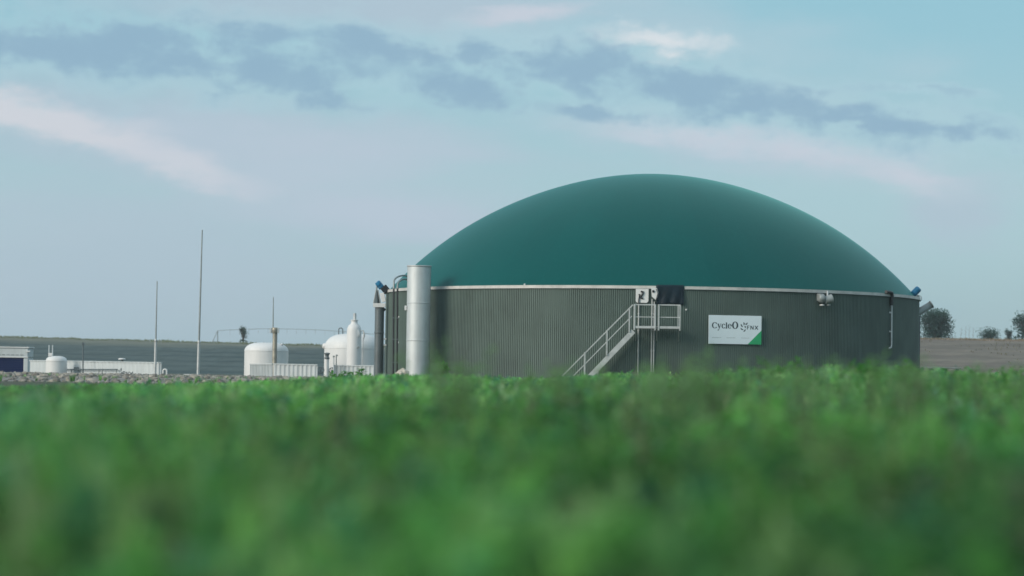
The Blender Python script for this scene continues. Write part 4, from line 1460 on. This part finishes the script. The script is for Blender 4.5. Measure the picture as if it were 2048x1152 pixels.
for i, (px, py, Y) in enumerate(TALL):
    q = at(px, py, Y)
    t = thing('tall_weed', 'tall leafy green weed rising above the field', 'plant', (q.x, Y, 0), 'tall weeds standing out of the field')
    if px > 1000:
        t['label'] = ('leafy green weed below the left half of the sign' if px < 1450 else 'leafy green weed below the right half of the sign' if px < 1530 else
                      'tall leafy weed standing out right of the sign' if px < 1600 else 'leafy green weed below the grey relief valve' if px < 1680 else
                      'tall leafy weed standing out left of the wall conduit foot' if px < 1760 else 'leafy weed under the black elbow conduit by the tank edge' if px < 1845 else
                      'leafy green weed standing before the brown field right of the tank')
    else:
        t['label'] = 'green weed clump rising left of or beside the steel cylinder'
    h = q.z
    nst = 4 if px > 1000 else 3
    b = MB(); vv, cc = [], []
    for s_ in range(nst):
        ox, oy = rng.normal(0, 0.12), rng.normal(0, 0.14)
        hh = h * (1.0 if s_ == 0 else rng.uniform(0.7, 0.95))
        b.tube([(q.x + ox * 0.3, Y + oy * 0.3, -0.02), (q.x + ox * 0.8, Y + oy, hh * 0.6), (q.x + ox, Y + oy, hh * 0.97)], [0.012, 0.008, 0.004], 5)
        cl = np.tile(PALETTE[[0, 1, 0, 2][s_ % 4]] * np.array([1.35, 1.6, 1.7]), (1, 1))
        v, c2_ = weeds(np.array([q.x + ox]), np.array([Y + oy]), np.array([hh]), np.array([70]), np.array([0.10 if px > 1000 else 0.14]), np.array([0.15]), cl)
        vv.append(v); cc.append(c2_)
    b.build('stem', M['bark'], t)
    v = np.concatenate(vv); c2_ = np.concatenate(cc)
    np_mesh('foliage', v, np.arange(len(v)).reshape(-1, 4), M['leaf'], colors=c2_, parent=t, off=(q.x, Y, 0))

# ------------------------------------------------------------------ stony bank on the left


def bank_z(x, y):
    return 0.16 * np.clip((y - 93) / 12, 0, 1) * np.clip((172 - y) / 20, 0, 1) + (fbm(x / 1.2, y / 1.5, 61) - 0.47) * 0.10 + 0.02 * np.clip((-x - 8) / 20, 0, 1) - 0.02


xs = np.linspace(-0.30, -0.062, 110)
ysb = np.linspace(91, 176, 110)
XS, YS = np.meshgrid(xs, ysb)
XW = XS * YS
ZW = bank_z(XW, YS)
edge_ = np.minimum(np.clip((YS - 91) / 3, 0, 1), np.clip((176 - YS) / 3, 0, 1)) * np.clip((-0.062 - XS) / 0.02, 0, 1) * np.clip((XS + 0.30) / 0.02, 0, 1)
ZW = ZW * edge_ - 0.05 * (1 - edge_)
co = np.stack([XW, YS, ZW], -1).reshape(-1, 3)
nx = len(xs)
i = np.arange((len(ysb) - 1) * (nx - 1))
a_ = (i // (nx - 1)) * nx + i % (nx - 1)
M['gravel'] = material('stony ground', (0.21, 0.205, 0.19), 0.95, 0, 0.5, 1.5, bump=0.8, bscale=6, dirt=(0.09, 0.085, 0.07), dirt_amt=0.6)
bankob = np_mesh('gravel_bank', co, np.stack([a_, a_ + 1, a_ + nx + 1, a_ + nx], -1), M['gravel'], kind='structure', smooth=True)
import bmesh


def stone_mesh(seed):
    r = random.Random(seed)
    bm = bmesh.new()
    bmesh.ops.create_icosphere(bm, subdivisions=1, radius=1.0)
    sx, sy, sz = r.uniform(.8, 1.25), r.uniform(.7, 1.1), r.uniform(.45, .75)
    for v in bm.verts:
        k = r.uniform(0.78, 1.18)
        v.co = Vector((v.co.x * sx * k, v.co.y * sy * k, v.co.z * sz * k))
    me = bpy.data.meshes.new('stone')
    bm.to_mesh(me); bm.free()
    return me


stone_meshes = []
for k in range(9):
    me = stone_mesh(k)
    me.materials.append(material('stone tone', [(0.235, 0.222, 0.195), (0.165, 0.155, 0.135), (0.30, 0.28, 0.24)][k % 3], 0.92, 0, 0.3, 1.0) if k < 3 else stone_meshes[k % 3].materials[0])
    stone_meshes.append(me)
rs = random.Random(5)
for k in range(290):
    y = rs.uniform(91, 125)
    s_ = rs.uniform(-0.225, -0.075)
    x = s_ * y
    r = rs.uniform(0.11, 0.26)
    o = bpy.data.objects.new('stone', stone_meshes[rs.randrange(9)])
    o.location = (x, y, float(bank_z(np.array([x]), np.array([y]))[0]) + r * 0.12)
    o.rotation_euler = (rs.uniform(-.3, .3), rs.uniform(-.3, .3), rs.uniform(0, 6.28))
    o.scale = (r, r, r)
    col.objects.link(o)
    o.parent = bankob
# smaller stones as one mass
bm = bmesh.new()
verts_, faces_ = [], []
ico = [tuple(v.co) for v in stone_meshes[3].vertices]
icf = [tuple(p.vertices) for p in stone_meshes[3].polygons]
for k in range(2600):
    y = rs.uniform(91, 172); s_ = rs.uniform(-0.26, -0.066); x = s_ * y
    if s_ > -0.10 and rs.random() < 0.4: continue
    r = rs.uniform(0.04, 0.13)
    z = float(bank_z(np.array([x]), np.array([y]))[0]) + r * 0.1
    a = rs.uniform(0, 6.28); ca, sa = math.cos(a), math.sin(a)
    o_ = len(verts_)
    verts_ += [(x + r * (p[0] * ca - p[1] * sa), y + r * (p[0] * sa + p[1] * ca), z + r * p[2] * rs.uniform(.8, 1.2)) for p in ico]
    faces_ += [tuple(q + o_ for q in f) for f in icf]
bm.free()
me = bpy.data.meshes.new('small_stones')
me.from_pydata(verts_, [], faces_)
me.materials.append(M['stone'])
so = bpy.data.objects.new('small_stones', me)
so['kind'] = 'stuff'
col.objects.link(so)
so.parent = bankob
# grass tufts between the stones
n = 420
y = rng.uniform(91, 165, n); x = rng.uniform(-0.24, -0.066, n) * y
h = rng.uniform(0.05, 0.22, n) * np.clip(1.3 - (y - 91) / 90, 0.3, 1)
v, c2_ = blades(x, y, h + 0.1, np.full(n, 16), np.full(n, 0.03), plant_cols(x, y, n) * np.array([1.1, 0.95, 1.0]))
tf = np_mesh('grass_tufts', v, np.arange(len(v)).reshape(-1, 4), M['leaf'], kind='stuff', colors=c2_, parent=bankob)
# pale boulders at the silo foot and white sacks by the column
for (px, py, Y, r, lab) in ((800, 733, 136, 0.26, 'cream boulder at the foot of the steel cylinder'), (806, 727, 136.6, 0.30, 'larger cream boulder leaning on the steel cylinder'),
                           (733, 757, 150, 0.34, 'low white stone by the dark column'), (751, 757, 148, 0.2, 'small yellowish stone by the dark column'),
                           (28, 810, 46, 0.10, 'white stone in the grass at the left edge'), (91, 806, 47, 0.09, 'white flat stone in the grass near the left edge')):
    q = at(px, py, Y)
    o = bpy.data.objects.new('boulder', stone_mesh(int(px)))
    o.data.materials.append(M['palestone'] if px > 740 else M['white'])
    o.location = (q.x, Y, max(q.z - r * 0.3, r * 0.2)); o.scale = (r * 1.2, r, r if px > 780 else r * 0.8)
    if q.z > 0.7:
        o.scale = (r * 1.2, r, q.z / 1.3); o.location.z = q.z * 0.42
    col.objects.link(o)
    tag(o, lab, 'stone', 'loose pale stones')

# ------------------------------------------------------------------ trees on the skyline


def tree(px0, px1, ptop, Y, label, seed, nleaf=2600, bushy=1.0, cat='tree', name='tree', colr=(0.040, 0.098, 0.090), clear=0.10):
    r = np.random.default_rng(seed)
    rd = random.Random(seed)
    cx = at((px0 + px1) / 2, 676, Y).x
    wdt = (px1 - px0) * Y / FPX
    z0 = float(hill_z(np.array([cx]), np.array([Y]))[0]) - 0.15
    H = at((px0 + px1) / 2, ptop, Y).z - z0
    t = thing(name, label, cat, (cx, Y, z0), 'trees on the skyline')
    b = MB()
    tips = []
    nl_ = 13
    b.tube([(cx, Y, z0), (cx + 0.02 * H, Y, z0 + H * clear)], [0.05 * H, 0.04 * H], 8)
    for k in range(nl_):
        a = 2 * math.pi * k / nl_ + rd.uniform(-.3, .3)
        rr = wdt / 2 * rd.uniform(0.45, 0.92)
        zt_ = H * rd.uniform(0.35 if k % 3 == 0 else 0.7, 1.0) * (1.0 - 0.30 * (rr / (wdt / 2)) ** 2)
        p0 = Vector((cx, Y, z0 + H * clear * 0.7))
        p3 = Vector((cx + rr * math.cos(a), Y + rr * math.sin(a), z0 + zt_))
        p1 = p0 + Vector((rr * .25 * math.cos(a), rr * .25 * math.sin(a), zt_ * .35))
        p2 = p0 + Vector((rr * .7 * math.cos(a), rr * .7 * math.sin(a), zt_ * .66))
        b.tube([p0, p1, p2, p3], [0.022 * H, 0.016 * H, 0.010 * H, 0.003 * H], 6)
        tips += [(Vector((p3.x, p3.y, z0 + zt_ * 0.25)), 1.0 if clear < 0.15 else 0.0), (Vector((p2.x, p2.y, z0 + zt_ * 0.3)), 1.0 if clear < 0.15 else 0.0), (p1, 0.5), (p2, 0.9), (p3, 0.75), ((p2 + p3) / 2, 1.0), ((p1 + p2) / 2, 0.8)]
        for j in range(3):
            q = p2 + Vector((rd.uniform(-1, 1) * wdt * .16, rd.uniform(-1, 1) * wdt * .16, rd.uniform(0.0, 0.22) * H))
            b.tube([p2, q], [0.006 * H, 0.002 * H], 5)
            tips.append((q, 0.7))
    b.build('trunk', M['bark'], t)
    m = nleaf
    ti = r.integers(0, len(tips), m)
    ctr = np.array([tuple(p) for p, _ in tips])[ti]
    sz = np.array([s_ for _, s_ in tips])[ti] * wdt * 0.105 * bushy
    base = ctr + np.clip(r.normal(0, 1, (m, 3)), -1.5, 1.5) * sz[:, None] * np.array([1, 1, 1.1])
    base[:, 2] = np.maximum(base[:, 2], z0 + 0.1)
    base[:, 2] = np.minimum(base[:, 2], z0 + H * 1.02)
    ln = r.uniform(0.22, 0.46, m) * (H / 4.7) ** 0.4
    v = leaf_quads(base, r.random(m) * 6.28, r.normal(0.5, 0.6, m), ln, ln * 0.55, r.uniform(0, .2, m))
    tone = (0.7 + 0.6 * hash_noise(base[:, 0] * 1.1, base[:, 2] * 1.3, seed))[:, None]
    c_ = np.array(colr)[None] * tone * r.uniform(0.75, 1.25, (m, 1))
    np_mesh('crown', v, np.arange(len(v)).reshape(-1, 4), M['leaf'], colors=np.repeat(c_, 4, 0), parent=t, off=(cx, Y, z0))


tree(1836, 1908, 620, 425, 'big dark spreading tree close to the right tank edge', 3, 9500, 1.12)
tree(1956, 2003, 655, 430, 'low round shrub between the big tree and frame edge', 4, 2200, 1.3, cat='shrub', name='shrub', clear=0.05)
tree(2026, 2078, 617, 422, 'tall tree cut off by the right frame edge', 5, 3000, 1.1, clear=0.2)
tree(2008, 2026, 657, 424, 'small scrubby bush left of the cut off tree', 6, 700, 1.2, cat='shrub', name='shrub')
tree(477, 495, 651, 425, 'small lone tree on the bank under the irrigation boom', 8, 520, 1.0, clear=0.3, colr=(0.075, 0.115, 0.10))
for i, (px, py) in enumerate(((1922, 655), (1931, 651), (1938, 648), (1946, 654))):
    Y = 424
    q = at(px, py, Y)
    z0 = float(hill_z(np.array([q.x]), np.array([Y]))[0])
    t = thing('bare_sapling', 'thin bare sapling between the big tree and the low shrub', 'sapling', (q.x, Y, z0), 'bare saplings on the skyline')
    b = MB()
    b.tube([(q.x, Y, z0 - 0.1), (q.x + 0.05, Y, (z0 + q.z) / 2), (q.x + 0.12, Y, q.z)], [0.026, 0.018, 0.008], 5)
    for k in range(5):
        zz = z0 + (q.z - z0) * (0.35 + 0.12 * k)
        sd = 1 if k % 2 else -1
        b.tube([(q.x + 0.05, Y, zz), (q.x + 0.05 + sd * 0.28, Y, zz + 0.3)], [0.015, 0.008], 4)
    b.build('twigs', M['bark'], t)

# rough grass along the ridge line
n = 5200
x = np.concatenate([rng.uniform(-100, -18, n // 2), rng.uniform(60, 100, n // 2)])
y = rng.uniform(398, 409, n)
zz = hill_z(x, y)
h = rng.uniform(0.08, 0.30, n) * (0.4 + 1.1 * fbm(x / 2.0, y / 5.0, 17))
dryc = np.where((x > 20)[:, None], np.array([[0.30, 0.24, 0.19]]), np.array([[0.26, 0.28, 0.20]])) * rng.uniform(0.7, 1.2, (n, 1))
v, c2_ = blades(x, y, h, np.full(n, 6), np.full(n, 0.07), dryc)
v[:, 2] += np.repeat(zz, 6 * 8)
rg = np_mesh('ridge_grass', v, np.arange(len(v)).reshape(-1, 4), M['leaf'], kind='stuff', colors=c2_)
tag(rg, 'rough dry grass along the skyline of the hill', 'grass')

# scattered tussocks on the slopes
n = 1200
x = rng.uniform(30, 105, n)
y = 256 + 146 * rng.random(n) ** 0.8
keepm = fbm(x / 9.0, y / 22.0, 71) > 0.44
x, y = x[keepm], y[keepm]; n = len(x)
zz = hill_z(x, y)
h = rng.uniform(0.10, 0.34, n)
dryc = np.where((x > 20)[:, None], np.array([[0.25, 0.22, 0.18]]), np.array([[0.06, 0.085, 0.07]])) * rng.uniform(0.75, 1.2, (n, 1))
v, c2_ = blades(x, y, h, np.full(n, 6), np.full(n, 0.12), dryc)
v[:, 2] += np.repeat(zz, 6 * 8)
rg = np_mesh('tussock_grass', v, np.arange(len(v)).reshape(-1, 4), M['leaf'], kind='stuff', colors=c2_)
tag(rg, 'scattered grass tussocks on the slopes of the hill', 'grass')

# look-alike neighbours are told apart by their order in the row
same = {}
for o in list(col.objects):
    if o.parent is None and 'label' in o and 'category' in o:
        same.setdefault(o['label'], []).append(o)
for lab, lst in same.items():
    if len(lst) > 1:
        lst.sort(key=lambda o: o.location.x / o.location.y)
        for k, o in enumerate(lst):
            o['label'] = lab + ', ' + ('leftmost one' if k == 0 else 'rightmost one' if k == len(lst) - 1 else ('second', 'third', 'fourth', 'fifth', 'sixth', 'seventh', 'eighth', 'ninth', 'tenth')[k - 1] + ' from left')

# ------------------------------------------------------------------ faint haze in the air
hm = bpy.data.materials.new('thin haze')
hm.use_nodes = True
hm.node_tree.nodes.clear()
_b = NB(hm.node_tree)
pv = _b.node('ShaderNodeVolumePrincipled')
pv.inputs['Color'].default_value = (0.80, 0.92, 1.0, 1)
pv.inputs['Density'].default_value = HAZE
pv.inputs['Anisotropy'].default_value = 0.0
ho = _b.node('ShaderNodeOutputMaterial')
hm.node_tree.links.new(pv.outputs[0], ho.inputs['Volume'])
ho_ = MB()
x0, x1, y0, y1, z0, z1 = -760, 760, -80, 2700, -3.0, 60.0
ho_.add([(x, y, z) for x in (x0, x1) for y in (y0, y1) for z in (z0, z1)], [(0, 1, 3, 2), (4, 6, 7, 5), (0, 4, 5, 1), (2, 3, 7, 6), (0, 2, 6, 4), (1, 5, 7, 3)])
ho_.build('haze', hm, kind='stuff')
